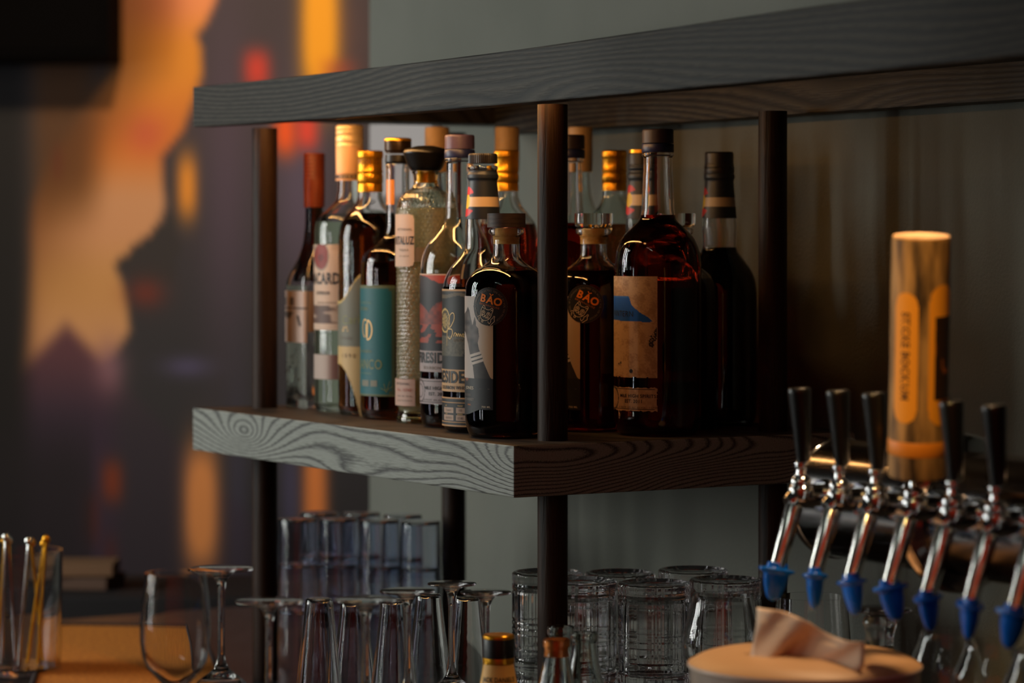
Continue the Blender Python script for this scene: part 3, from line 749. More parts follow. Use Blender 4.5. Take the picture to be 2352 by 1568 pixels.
# --- textured tequila bottle
b5 = on_sh('textured_tequila_bottle', 'slim clear bottle with scale textured glass and flared black stopper', 978, 3.342)
def scales(t, z, r):
    if z < .030 or z > .275: return 1.0
    row = z/.0046; k = int(row); ph = row-k
    a = t*18+(PI/2 if k % 2 else 0)
    return 1+.026*abs(math.cos(a))**.7*math.sin(PI*ph)
m5 = []
pts5 = [(31, 393, 2), (33, 396, 2), (30, 399, 2), (27, 420, 4), (32, 432, 5), (50, 445, 7), (62, 460, 8), (66, 482, 8)]
ys = list(np.arange(486, 925, 2.3))
pts5 += [(66.5, float(y)) for y in ys]+[(66, 930, 3), (60, 940, 4), (66, 952, 5), (68, 968, 6), (62, 980)]
b5.body(pts5, 478, L_pale, M_glassy, .003, .012, mod=scales, seg=216, sharp=80)
b5.ring('stopper', [(20, 335, 8), (48, 342, 4), (53, 350, 3), (50, 358, 4), (40, 384, 3), (34, 392)], mat('black stopper', C(14, 12, 11), .35))
b5.ring('stopper_plug', [(22, 392), (22, 420, 2)], M_gold)
R5 = b5.R(.1)
def fn5(px, y, t):
    u = (t+R_(25))*R5/b5.m+0
    return (206, 176, 156)
def fn5r(px, y, t):
    th1 = b5.th(953, R5); du = (th1-t)*R5/b5.m; dy = min(y-492, 612-y)
    if du < 9 and dy < 9 and math.hypot(9-du, 9-dy) > 9: return None
    return (208, 178, 158)
lb = b5.patch('label', R5, R_(-125), b5.th(953, R5), 492, 612, fn5r, PRT, 60, 60, off=.0018)
R5t = R5+.0018
b5.text(lb, 'ARTESANAL', 5.5, b5.th(930, R5), 527, R5t, M_ink, 0, xs=1.1); b5.text(lb, 'FORTALUZ', 18, b5.th(944, R5)-R_(26), 553, R5t, M_ink, .02, xs=.62)
b5.text(lb, 'TEQUILA', 5, b5.th(930, R5), 574, R5t, M_ink, 0); b5.text(lb, '100% AGAVE', 4, b5.th(930, R5), 588, R5t, M_inkg, 0)
lb = b5.patch('side_label', R5, b5.th(954, R5), b5.th(975, R5), 568, 600, lambda x, y, t: (118, 104, 88), PRT, 8, 8, off=.0012)
lb = b5.patch('lower_label', R5, R_(-125), b5.th(955, R5), 868, 929, lambda x, y, t: (186, 150, 134), PRT, 30, 8, off=.0018)
b5.text(lb, 'ARTESANAL', 5.5, b5.th(926, R5), 879, R5t, M_ink, 0, xs=1.1); b5.text(lb, 'No. 10742', 7, b5.th(930, R5), 893, R5t, mat('red ink', C(168, 84, 66), .5), .01)
b5.text(lb, 'CONT. NET. 750 ML', 3.6, b5.th(930, R5), 907, R5t, M_ink, 0); b5.text(lb, 'HECHO EN MEXICO', 3.6, b5.th(930, R5), 917, R5t, M_inkg, 0)

# --- teal labelled bottle
b4 = on_sh('teal_label_bottle', 'amber rum bottle with teal label and black gold cap', 914, 3.418)
b4.body([(27, 376, 2), (29, 380, 2), (27, 386, 2), (27, 520, 8), (32, 541, 8), (51, 560, 8), (74, 577, 10), (84, 594, 10), (86, 614, 8), (86, 940, 10), (82, 958, 12), (72, 970)], 602, L_amber, M_glass, .0028)
b4.ring('cap', [(26, 317, 2), (31, 320, 2), (31, 346, 1), (28, 349, 1), (28, 352)], mat('dark bronze cap', C(52, 38, 26), .3, .6)); b4.ring('cap_ring', [(30, 318), (31.4, 320), (31.4, 324), (30, 325)], M_gold)
b4.ring('cap_skirt', [(29, 356, 1), (30, 372, 1), (28, 376)], M_blk)
b4.patch('neck_seal', None, b4.th(888, b4.R(b4.z(440))), b4.th(888, b4.R(b4.z(440)))+1.0, 413, 470, lambda x, y, t: (206, 128, 44) if y < 464-6*abs(t+.9) else (206, 128, 44), PRG, 10, 20, off=.0004)
R4 = b4.R(.1)
def fn4(px, y, t):
    x = px if t > -PI/2 else 828-(-PI/2-t)*86
    if 660 < y < 902 and x < 901: 
        ins = True
        if x > 893 and y < 668 or x > 893 and y > 894: ins = False
        if ins: return (18, 94, 102)
    return (96, 104, 72) if (y < 660 or y > 902) else (70, 88, 66)
lb = b4.patch('label', R4, R_(-125), b4.th(908, R4), 654, 906, fn4, PRT, 80, 90)
b4.strokes(lb, [arc(4, 0, 15, 22, -90, 95, 18)+[(4, -22)], arc(-6, -4, 11, 20, 90, 300, 16)], 3.2, b4.th(843, R4), 756, R4, M_gold2, name='monogram')
b4.strokes(lb, [[(-1, -14), (-1, 16)]], 3, b4.th(843, R4), 756, R4, M_gold2, name='monogram')
for s_, h_, x_, y_ in (('RON DOMINICANO', 5, 850, 694), ('CRISTOBAL', 7, 848, 708), ('GRAN RESERVA', 6, 852, 805), ('BLANCO', 22, 853, 835), ('RUM OF THE REPUBLIC', 4, 852, 855)):
    b4.text(lb, s_, h_, b4.th(x_-8, R4)-R_(6), y_, R4, mat('olive gold ink', C(132, 134, 82), .5) if h_ > 5.5 else mat('pale teal ink', C(120, 146, 120), .5), 0, xs=.8)
b4.strokes(lb, [[(0, 12), (8, -14)], [(0, 12), (-6, -8)], [(2, 6), (14, -2)], [(-2, 8), (-14, 2)]], 1.2, b4.th(888, R4), 885, R4, mat('olive gold ink'), name='sprig')
for dx in (0, 19):
    b4.patch('medal_print', R4, b4.th(833+dx, R4), b4.th(848+dx, R4), 870, 884, lambda x, y, t: (122, 120, 104), PRT, 4, 4, off=.0006, parent=lb)

# --- rum bottle with gold cap and slanted label
b3 = on_sh('gold_cap_rum_bottle', 'dark rum bottle with gold cap and olive and cream curved label', 850, 3.497)
RUM = [(28, 438, 2), (28, 452, 8), (36, 474, 10), (52, 492, 12), (68, 514, 10), (73, 545, 10), (73, 935, 10), (69, 953, 12), (60, 965)]
b3.body(RUM, 490, L_brown, M_glass, .0028)
def gold_cap(b, half, y0, y1):
    h = y1-y0
    b.ring('cap', [(half-3, y0, 2), (half, y0+3, 1), (half, y0+h*.16, 1), (half-1.5, y0+h*.19), (half-1.5, y0+h*.46), (half, y0+h*.5, 1), (half-2, y0+h*.56, 1), (half-.5, y0+h*.60), (half-.5, y0+h*.78), (half-2, y0+h*.8), (half-1, y0+h*.83), (half-1, y1)], M_gold,
           mod=lambda t, z, r: 1+.010*math.cos(t*30), seg=120, sharp=50)
gold_cap(b3, 30, 346, 441)
b3.text(b3.o, 'RON 15', 13, R_(-10), 372, 29.5*b3.m, mat('dark gold ink', C(120, 74, 10), .5), .02, xs=.8)
R3 = b3.R(.1)
def fn3(px, y, t):
    x = px if t > -PI/2 else 777-(-PI/2-t)*73
    e = 690-sstep(777, 830, x)*62
    if y < e: return None
    if x > 777 and y > 828+((x-777)/52)**1.6*105 and False: return None
    q = ((x-777)/50.0)
    if y > 830+max(0, q)**1.8*120: return None if y > 836+max(0, q)**1.8*120 else (190, 156, 92)
    if y < e+7: return (206, 178, 108)
    if y < 795: return (112, 112, 98)
    return (198, 166, 112)
lb = b3.patch('label', R3, R_(-120), R_(4), 620, 958, fn3, PRT, 80, 110)
b3.text(lb, 'Caribe', 20, b3.th(818, R3), 732, R3, mat('olive gold ink'), 0, rot=R_(4)); b3.strokes(lb, [[(-10, 5), (-4, -5), (0, 0), (4, -6), (10, 5), (-10, 5)]], 2, b3.th(794, R3), 753, R3, M_gold2, name='peaks')
b3.text(lb, '15 YEARS', 6, b3.th(795, R3), 775, R3, M_inkg, 0); b3.text(lb, '1 8 9 0', 10, b3.th(800, R3), 815, R3, mat('brown ink', C(120, 92, 54), .5), 0)
b18 = on_sh('gold_cap_rum_bottle', 'dark rum bottle with gold cap left of the front post', 1163, 3.44)
b18.body(RUM, 515, L_red, M_glass, .0028); gold_cap(b18, 29, 345, 439)
b19 = on_sh('gold_cap_rum_bottle', 'rum bottle with gold cap and clear neck right of the front post', 1411, 3.45)
b19.body(RUM, 515, L_brown, M_glassg, .0028); gold_cap(b19, 29, 345, 438)

# --- white rum bottle
b2 = on_sh('white_rum_bottle', 'clear white rum bottle with cream and gold cap and white label', 803, 3.577)
b2.body([(26, 412, 2), (27, 440, 8), (32, 462, 8), (54, 484, 12), (74, 500, 12), (81, 520, 12), (81, 925, 10), (78, 945, 12), (66, 956)], 510, L_green, M_glassg, .003)
b2.ring('cap', [(27, 287, 3), (32, 290, 2), (32, 297, 1), (30.5, 299, 1), (32, 302, 1), (32, 309), (30.5, 311), (32, 314), (32, 327), (30.8, 329), (32, 332), (32, 336)], M_cream, mod=lambda t, z, r: 1+.008*math.cos(t*48), seg=144, sharp=50)
b2.ring('cap_band', [(31.5, 337, 1), (32, 339), (31, 398)], mat('cream shrink band', C(224, 176, 132), .5))
b2.patch('band_print', 32*b2.m, R_(-85), R_(85), 399, 415, lambda x, y, t: (62, 44, 36) if 402 < y < 411 else (206, 160, 118), PRT, 20, 10, off=0.0)
b2.text(b2.o, 'WHITE RUM', 6, 0, 406.5, 32*b2.m, M_inkw, 0, xs=1.1)
R2 = b2.R(.1)
def fn2(px, y, t):
    x = px if t > -PI/2 else 722-(-PI/2-t)*81
    if y < 560+(0 if x > 766 else 0): return None
    q = math.hypot((x-738)/18.5, (y-588)/34)
    if q < 1: return (126, 44, 36) if q < .86 else (150, 140, 128)
    if y < 575 and x > 762: return (184, 160, 140)
    if 700 < y < 742: return lerp((184, 160, 142), (92, 68, 60), sstep(.25, .6, vnoise(x*.06+3, y*.12)))
    return (200, 174, 154)
lb = b2.patch('label', R2, R_(-125), R_(-4), 550, 756, fn2, PRT, 70, 90)
b2.text(lb, 'BACARDI', 25, b2.th(773, R2)-R_(28), 640, R2, M_ink, .03, xs=.70)
b2.text(lb, 'SUPERIOR', 7, b2.th(745, R2)-R_(4), 672, R2, M_ink, .02); b2.text(lb, 'ORIGINAL PREMIUM', 4.5, b2.th(748, R2), 694, R2, M_inkg, 0); b2.text(lb, 'CRAFTED RUM', 5, b2.th(748, R2), 707, R2, M_inkg, .01)
b2.strokes(lb, [[(-9, 2), (-4, -5), (0, 0), (4, -6), (9, 2), (3, 4), (0, 10), (-3, 4), (-9, 2)]], 1.8, b2.th(738, R2), 590, R2, M_ink, name='bat_emblem')
b2.patch('lower_label', R2, R_(-125), R_(-4), 812, 868, lambda x, y, t: lerp((176, 158, 148), (112, 72, 60), sstep(748, 768, x)), PRT, 20, 8)

# --- square vermouth bottle with red capsule
b1 = on_sh('square_vermouth_bottle', 'square based clear bottle with red capsule, leftmost on the shelf', 722, 3.655)
rot1 = RZ
def sq(t, z=None, r=None, k=1.0):
    a = t-rot1; p = 9.0
    return 1/((abs(math.cos(a))**p+abs(math.sin(a))**p)**(1/p))
H1 = b1.z(640)
def mod1(t, z, r):
    k = sstep(b1.z(585), b1.z(648), z) if False else 1-sstep(b1.z(660), b1.z(560), z)
    return 1+(sq(t)-1)*k
b1.body([(20, 470, 2), (21, 520, 10), (26, 560, 10), (38, 600, 12), (49, 630, 8), (52, 648, 5), (52, 660), (52, 700), (52, 760), (52, 820), (52, 880), (52, 935, 4), (49, 948)], 655, L_clear, M_glass, .003, .010, mod=mod1, seg=96)
b1.body  # the dark spirit of the neck shows through the shoulder
b1.ring('dark_collar', [(17.5, 474), (18, 520, 8), (22, 560, 8), (33, 600, 10), (44, 632, 6), (46, 646)], mat('dark vermouth', C(34, 12, 8), .15), closed=True)
def ribs(t, z, r): return 1.0
pc = [(23, 352, 3), (25, 355, 1)]
for i in range(6): pc += [(25, 358+i*9, 1), (24, 361+i*9, 1), (25, 364+i*9, 1)]
pc += [(25, 420, 1), (24, 476, 1)]
b1.ring('capsule', pc, speckle(mat('red capsule', rough=.4), C(104, 40, 18), C(132, 58, 28), 30), sharp=60)
R1 = b1.R(b1.z(800))
def fn1(px, y, t):
    u = (px-678)/28.0
    if y > 785 or y < 667: return None
    if u < -.72 and y < 715: return (196, 160, 60)
    if abs(y-707) < 2.5: return (96, 84, 80)
    if abs((px-672)-(y-712)*-.35) < 3 and 714 < y < 770: return (92, 82, 78)
    if abs((px-688)-(y-728)*.35) < 4 and 722 < y < 748: return (60, 50, 48)
    if abs(px-672) < 3 and 682 < y < 700: return (96, 84, 80)
    return (196, 172, 160)
lb = b1.patch('label', R1, R_(-105), R_(-14), 665, 787, fn1, PRT, 60, 60, off=.0008, mod=sq)
lb = b1.patch('side_label', R1, R_(-12), R_(28), 668, 760, lambda x, y, t: (176, 148, 128), PRT, 30, 8, off=.0008, mod=sq)
# small beads cast in the lower glass
V_, F_ = [], []
for i in range(40):
    a = rot1+PI/2+random.uniform(-.7, .7) + (0 if i % 2 else -PI/2*0); zz = random.uniform(.02, b1.z(800))
    t = a; rr = R1*sq(t)+.0002; c_ = Vector((rr*math.cos(t), rr*math.sin(t), zz)); k = len(V_)
    for dx in ((1, 0, 0), (-1, 0, 0), (0, 1, 0), (0, -1, 0), (0, 0, 1), (0, 0, -1)): V_.append(c_+Vector(dx)*.0016)
    F_ += [(k+q0, k+q1, k+q2) for q0, q1, q2 in ((0, 2, 4), (2, 1, 4), (1, 3, 4), (3, 0, 4), (2, 0, 5), (1, 2, 5), (3, 1, 5), (0, 3, 5))]
o = link('cast_beads', mesh('cast_beads', V_, F_, True, 180), M_glass, b1.o); o['kind'] = 'stuff'

# --- back row with long beige caps
TB = [(22, 395, 2), (23, 420, 6), (26, 450, 10), (36, 480, 12), (58, 520, 16), (68, 556, 12), (70, 600), (70, 900, 10), (66, 920, 10), (56, 930)]
for px, d, lab, lq in ((1004, 3.60, 'bottle with long beige cap behind the black flared stopper', L_clear), (1165, 3.60, 'bottle with long beige cap left of the front post, behind a gold capped one', L_clear), (1333, 3.55, 'bottle with long beige cap just right of the front post, in the last row', L_brown)):
    b = on_sh('long_cap_bottle', lab, px, d, 'long beige capped bottles in the back row')
    b.body(TB, 600, lq, M_glassg, .0028)
    b.ring('cap', [(26, 292, 2), (28, 295, 1), (28, 330, .5), (27.3, 331), (28, 333), (28, 372), (27, 395)], M_beige, mod=lambda t, z, r: 1+.006*math.cos(t*50), seg=100)
    b.patch('label', b.R(.1), R_(-115), R_(0), 650, 860, lambda x, y, t: (150, 140, 126), PRT, 20, 10)

# ================================================================== rocks glasses, bottoms up in two layers
GH = .0965
def cut(t, z, r):
    k = 1.0
    g = (t*6/PI) % 2.0            # twelve panels in pairs of ribs
    for c0 in (.25, .62, 1.30):
        d_ = abs(g-c0); 
        if d_ < .09: k -= .030*(1-(d_/.09)**2)
    return k
GR = .0395
rows = []
def gz(z): return z
prof = [(GR-.001, 0.0)]
zs = np.linspace(.002, .0945, 64)
for z_ in zs:
    k = 0
    for zc in (.0135, .030, .0365, .043, .0760, .0845):
        d_ = abs(z_-zc)
        if d_ < .0016: k = max(k, 1-(d_/.0016)**2)
    rr = GR-(.0018*max(0, (.020-z_)/.020))
    prof.append((rr-.0010*k, float(z_)))
prof += [(GR-.002, .0965), (GR*.86, GH), (GR*.80, GH-.002), (0, GH-.002)]
inner = [(0, .080), (GR*.80, .080), (GR-.0045, .074), (GR-.0040, .04), (GR-.0030, 0.0), (GR-.001, 0.0)]
pts = inner+prof[1:]
gm = lathe('tumbler_glass', pts, 144, lambda t, z, r: cut(t, z, r) if (r > GR-.0028 and z > .001) else 1.0, 180)
gm.shade_smooth(); gm.set_sharp_from_angle(angle=R_(60)); gm.materials.append(M_glass)
spots = [(1257, 3.17, 'left of the lower front post'), (1334, 3.09, 'just right of the lower front post'), (1502, 3.069, 'at the middle of the front row'), (1666, 3.10, 'beside the lower right post'), (1424, 3.163, 'in the back row toward the left'), (1592, 3.193, 'in the back row toward the right')]
for tier in (1, 0):
    for i, (px, d, where) in enumerate(spots):
        p = P(px, HZ, d)
        o = bpy.data.objects.new('rocks_glass', gm); COL.objects.link(o)
        o.location = (p.x, p.y, CT+.0005+tier*(GH+.0004)); o.rotation_euler = (0, 0, i*.7)
        setp(o, ('upturned cut rocks glass on the upper layer ' if tier else 'upturned cut rocks glass on the lower layer ')+where, 'glass', 'stacked cut rocks glasses')

# blue tinted tumblers behind the stemware
bt = thin_glass(corners([(0, .0), (.0255, .0, .003), (.0292, .080)]), .0016, .004)
bt = [(r, .0800-z) for r, z in bt][::-1]
bm_ = lathe('tumbler_glass', bt, 40); bm_.materials.append(M_blug)
k = 0
for tier in range(2, -1, -1):
    for i, (px, d) in enumerate(((684, 3.72), (778, 3.72), (872, 3.70), (966, 3.68), (735, 3.80), (830, 3.80), (925, 3.77))):
        if tier == 2 and i in (0,): pass
        p = P(px, HZ, d); o = bpy.data.objects.new('blue_tumbler', bm_); COL.objects.link(o)
        o.location = (p.x, p.y, CT+.0005+tier*.0602); 
        row = 'front row' if i < 4 else 'rear row'; ordn = ('at its left end', 'second from its left end', 'third from its left end', 'at its right end')[i] if i < 4 else ('at its left end', 'in its middle', 'at its right end')[i-4]
        setp(o, 'blue tinted tumbler, %s layer, %s %s' % (('bottom', 'middle', 'top')[tier], row, ordn), 'glass', 'stacked blue tumblers behind the stemware')

# ================================================================== stemmed glasses, upside down
def stem_profile(H, foot, bowl, stem, sr=.0035, mouth=None):
    """standing right way up: foot at z 0"""
    mouth = mouth or bowl*.78
    o = corners([(0, 0), (foot, 0, .001), (foot, .0018, .001), (foot*.35, .0045, .006), (sr*1.3, .012, .006), (sr, .025), (sr, .012+stem, .006), (sr*2.2, .022+stem, .006), (bowl*.72, .036+stem, .012), (bowl, .065+stem, .02), (bowl*.97, .10+stem, .02), (mouth, H, 0)], 4)
    i = [(max(r-.0012, .0005), z) for r, z in reversed(o) if z > .026+stem]
    return o+i+[(0, .0265+stem)]
def stemmed(name, label, group, px, d, ytop, foot_px, H=None, bowl=.038, stem=.075, flip=True, sr=.0035):
    p = P(px, HZ, d); ztop = CH+(HZ-ytop)*d/F; H = ztop-CT-.001
    pr_ = stem_profile(H, foot_px*.5*d/F, bowl, stem, sr)
    if flip: pr_ = [(r, H-z) for r, z in pr_][::-1]
    o = link(name, lathe(name, pr_, 56), M_glass, None, (p.x, p.y, CT+.0006)); setp(o, label, 'glass', group); return o
G1 = 'upturned stemmed glasses left of the post'
stemmed('wine_glass', 'upturned wine glass with wide foot crossing the left post', G1, 618, 2.58, 1378, 158)
stemmed('wine_glass', 'upturned wine glass with its foot amid the blue tumblers', G1, 840, 2.62, 1374, 144)
stemmed('wine_glass', 'upturned wine glass right behind the second foot', G1, 936, 2.76, 1354, 128)
stemmed('wine_glass', 'upturned wine glass with small high foot beside the back post', G1, 1038, 2.88, 1337, 112)
stemmed('wine_glass', 'upturned wine glass nearest the cut rocks glasses', G1, 1116, 2.80, 1357, 118)
stemmed('wine_glass', 'upturned wine glass with the highest foot, left of the left post', G1, 508, 2.70, 1303, 148)
# upright wine glass
p = P(403, HZ, 2.5); H = CH+(HZ-1316)*2.5/F-CT
pr_ = corners([(0, 0), (.034, 0, .001), (.034, .0018, .001), (.012, .0045, .006), (.004, .012, .006), (.0036, .05), (.0036, H-.112, .006), (.010, H-.100, .008), (.0285, H-.080, .010), (.0318, H-.056, .02), (.0305, H-.03, .02), (.0265, H, 0)], 5)
pr_ = pr_+[(max(r-.0012, .0005), z) for r, z in reversed(pr_) if z > H-.101]+[(0, H-.0995)]
setp(link('wine_glass', lathe('wine_glass', pr_, 64), M_glass, None, (p.x, p.y, CT+.0006)), 'upright empty wine glass standing in front of the orange mat', 'glass')
# tall beer glasses, upside down, second row
for px, d, yt, lab in ((733, 2.86, 1372, 'upturned tall tapered glass right of the left post'), (812, 3.02, 1380, 'upturned tall tapered glass behind the second wine glass'), (905, 2.93, 1375, 'upturned tall tapered glass at the middle of the stemware'), (985, 3.05, 1362, 'upturned tall tapered glass left of the back post'), (1075, 2.97, 1368, 'upturned tall tapered glass near the back post')):
    p = P(px, HZ, d); ztop = CH+(HZ-yt)*d/F; H = ztop-CT-.001
    o_ = corners([(0, 0), (.0125, 0, .003), (.014, .004, .004), (.0155, .02, .02), (.0235, H*.45, .05), (.033, H*.86, .03), (.0325, H, 0)], 5)
    q_ = thin_glass(o_, .0013, .003); q_ = [(r, H-z) for r, z in q_][::-1]
    setp(link('tapered_beer_glass', lathe('tapered_beer_glass', q_, 48), M_glass, None, (p.x, p.y, CT+.0006)), lab, 'glass', 'upturned tapered glasses behind the stemware')

# ================================================================== left: jar with bar spoons, mat, menus
jar = on_ct('glass_jar', 'tall glass jar of bar spoons at the lower left', 'jar', 42, 3.7)
hj = jar.z(1262)
jp = thin_glass(corners([(0, 0), (.0555, 0, .004), (.0555, .01), (.0575, hj-.004, .001), (.0575, hj)]), .003, .01)
link('jar_glass', lathe('jar_glass', jp, 56), M_glass, jar.o)
for i, (dx, dy, lean, m_) in enumerate(((.012, .0, .20, M_gold), (-.006, .012, -.08, M_chrome), (.026, -.004, .10, M_gold), (-.02, -.01, .05, M_brush), (.030, .016, -.14, M_gold), (-.030, .010, .10, M_gold), (.004, -.022, .12, M_brush), (-.034, -.012, .02, M_chrome))):
    sp = empty('bar_spoon', jar.loc+Vector((dx, dy, .0105)), ('brass bar spoon leaning in the jar', 'steel bar spoon upright in the jar', 'brass stirrer at the right of the jar', 'brushed stirrer at the left of the jar', 'brass spoon leaning left across the jar', 'brass spoon at the rear left of the jar', 'brushed spoon at the front of the jar', 'steel spoon close to the left wall of the jar')[i], 'bar spoon')
    hh_ = hj-.006+.003*(i % 4)
    link('shaft', tube('shaft', [(0, 0, .002), (lean*.05, 0, hh_*.5), (lean*.11, 0, hh_)], .0022, 10), m_, sp)
    link('knob', lathe('knob', corners([(0, 0), (.005, .002, .002), (.006, .006, .002), (.003, .011, .002), (0, .012)]), 16), m_, sp, (lean*.11, 0, hh_-.002))
mt = empty('counter_mat', P(280, HZ, 3.9), 'orange brown woven mat on the counter, lower left', 'mat', rz=.0); mt.location.z = CT+.0005
mm = bump_noise(speckle(mat('woven cork mat', rough=.8), C(176, 100, 22), C(216, 134, 38), 160), 220, .8, .002)
V_ = [P(60, HZ, 3.42), P(520, HZ, 3.55), P(452, HZ, 4.10), P(120, HZ, 4.12)]
V2 = [(v.x-mt.location.x, v.y-mt.location.y) for v in V_]
top = [(x, y, .006) for x, y in V2]; bot = [(x, y, 0) for x, y in V2]
link('mat_sheet', mesh('mat_sheet', bot+top, [(3, 2, 1, 0), (4, 5, 6, 7)]+[(i, (i+1) % 4, 4+(i+1) % 4, 4+i) for i in range(4)], False), mm, mt)
link('mat_hem', tube('mat_hem', [(x, y, .006) for x, y in V2]+[(V2[0][0], V2[0][1], .006)], .004, 8), mat('dark hem', C(40, 26, 24), .8), mt)
cx2 = empty('counter_end', P(250, HZ, 4.6), 'dark far end of the bar counter behind the mat', 'counter'); cx2.location.z = 0
link('worktop', box('worktop', -.9, .30, -.02, .30, CT-.06, CT-.01, .004), mat('far worktop', C(20, 16, 16), .7), cx2)
link('cabinet', box('cabinet', -.88, .28, 0, .28, 0, CT-.061, .004), mat('counter front'), cx2)
mn = empty('menu_stack', P(205, HZ, 4.72), 'stack of beige menus lying at the far end of the counter', 'menus'); mn.location.z = CT-.0095
for i in range(2):
    o = link('menu', box('menu', -.075, .045, -.05, .06, .022*i, .022*i+.020, .002), mat('beige card %d' % i, C(126, 92, 62) if i else C(84, 58, 40), .7), mn); o.rotation_euler = (0, 0, -.15+.18*i)

# ================================================================== foreground row
# honey whiskey bottle neck
jb = on_ct('whiskey_flask', 'bottle with black and gold cap and yellow neck label', 'bottle', 1145, 2.72)
jb.body([(28, 1492, 2), (31, 1500), (33, 1530, 6), (40, 1570, 14), (66, 1640, 26), (72, 1700, 16), (72, 1860, 12), (64, 1895)], 1600, L_amber, M_glass, .0026)
jb.ring('cap', [(33, 1456, 2), (36, 1459, 1), (36, 1465, 1)], M_gold, closed=True)
jb.ring('cap_band', [(35.5, 1466, .5), (36.2, 1468), (36.2, 1508, 1)], M_blk, closed=True); jb.ring('cap_ring', [(36.4, 1509, 1), (36.8, 1513), (36, 1522)], M_gold)
nl = jb.patch('neck_label', None, -PI, PI, 1523, 1640, lambda x, y, t: (232, 176, 92), PRT, 60, 24, off=.0012)
jb.text(nl, "JACK DANIEL'S", 11, 0, 1556, 37*jb.m+.001, M_ink, .02, xs=.72, fn=None, off=.0012)
# three small open bottles
for px, d, yt, hw_, lab in ((1278, 2.66, 1466, 32, 'small clear bottle with copper rim, nearest of three'), (1342, 2.74, 1452, 32, 'small clear bottle with greenish lip at the right of three'), (1288, 2.82, 1438, 32, 'small clear bottle half hidden behind the other two')):
    sb = on_ct('dasher_bottle', lab, 'bottle', px, d)
    zt = (sb.z(0)-sb.z(yt))/sb.m
    sb.body([(hw_-3, yt, 2), (hw_, yt+4, 2), (hw_, yt+16, 3), (hw_-4, yt+22, 2), (hw_-4, yt+30, 4), (hw_+2, yt+70, 20), (hw_+22, yt+150, 30), (hw_+26, yt+220, 16), (hw_+26, yt+380, 10), (hw_+18, yt+400)], yt+260, L_clear, M_glassg, .0024)
    if d < 2.7: sb.ring('copper_collar', [(hw_-5, yt+1, 1), (hw_-4.5, yt+4), (hw_-4.5, yt+40)], mat('copper', C(200, 120, 60), .3, .9))
# snifters
def snifter(px, d, yt, rim, belly, label, group=None):
    p = P(px, HZ, d); m = d/F; zt = CH+(HZ-yt)*m; Hh = zt-CT-.001
    bw = 210*m
    o_ = corners([(0, 0), (.030, 0, .001), (.030, .002, .001), (.010, .005, .005), (.006, .012, .004), (.006, Hh-bw-.004, .004), (.018, Hh-bw+.004, .008), (belly*m*.93, Hh-bw*.72, .02), (belly*m, Hh-bw*.48, .02), (rim*m*1.03, Hh-bw*.10, .02), (rim*m, Hh, 0)], 5)
    q_ = o_+[(max(r-.0013, .0005), z) for r, z in reversed(o_) if z > Hh-bw+.002]+[(0, Hh-bw+.003)]
    return setp(link('snifter_glass', lathe('snifter_glass', q_, 64), M_glass, None, (p.x, p.y, CT+.0006)), label, 'glass', group)
snifter(1660, 2.84, 1366, 70, 96, 'upright snifter glass in front of the cut rocks glasses')
GS = 'snifters at the lower right edge'
snifter(2172, 2.52, 1448, 58, 96, 'snifter glass below the fifth beer tap', GS)
snifter(2275, 2.43, 1470, 58, 96, 'snifter glass below the sixth beer tap', GS)
snifter(2392, 2.34, 1490, 60, 98, 'snifter glass cut off by the right edge of the photo', GS)
# upturned footed beer glass and tapered tumbler
stemmed('goblet', 'upturned goblet with flaring foot under the third beer tap', None, 2020, 2.72, 1396, 148, bowl=.036, stem=.028, sr=.0135)
p = P(1865, HZ, 2.92); ztop = CH+(HZ-1368)*2.92/F; H = ztop-CT-.001
q_ = thin_glass(corners([(0, 0), (.048, 0, .003), (.044, H*.5, .02), (.0365, H)]), .0014, .008)
setp(link('tapered_tumbler', lathe('tapered_tumbler', q_, 56), M_glass, None, (p.x, p.y, CT+.0006)), 'clear tumbler narrowing to its rim behind the paper napkin', 'glass')
# napkin holder
nh = on_ct('napkin_holder', 'round beige napkin holder with curved lid at the lower right', 'napkin holder', 1848, 2.46)
hN = nh.z(1522)
beige = mat('beige plastic', C(216, 170, 122), .45)
NR = .100
link('body', lathe('body', corners([(0, 0), (NR*.90, 0, .006), (NR*.97, hN*.6, .03), (NR, hN-.008, .003), (NR, hN-.004)]), 72), mat('pale translucent plastic', C(190, 172, 158), .25, coat=.3), nh.o)
link('lid', lathe('lid', corners([(0, hN-.0039), (NR+.001, hN-.0039, .0015), (NR+.001, hN, .002), (NR*.9, hN+.0065, .01), (NR*.5, hN+.0125, .02), (0, hN+.014)]), 96), beige, nh.o)
link('lid_edge', lathe('lid_edge', corners([(NR+.0012, hN-.003), (NR+.002, hN-.0015, .0006), (NR+.0012, hN), (NR+.0008, hN-.0015), (NR+.0012, hN-.003)]), 96), mat('cream edge', C(236, 214, 196), .4), nh.o)
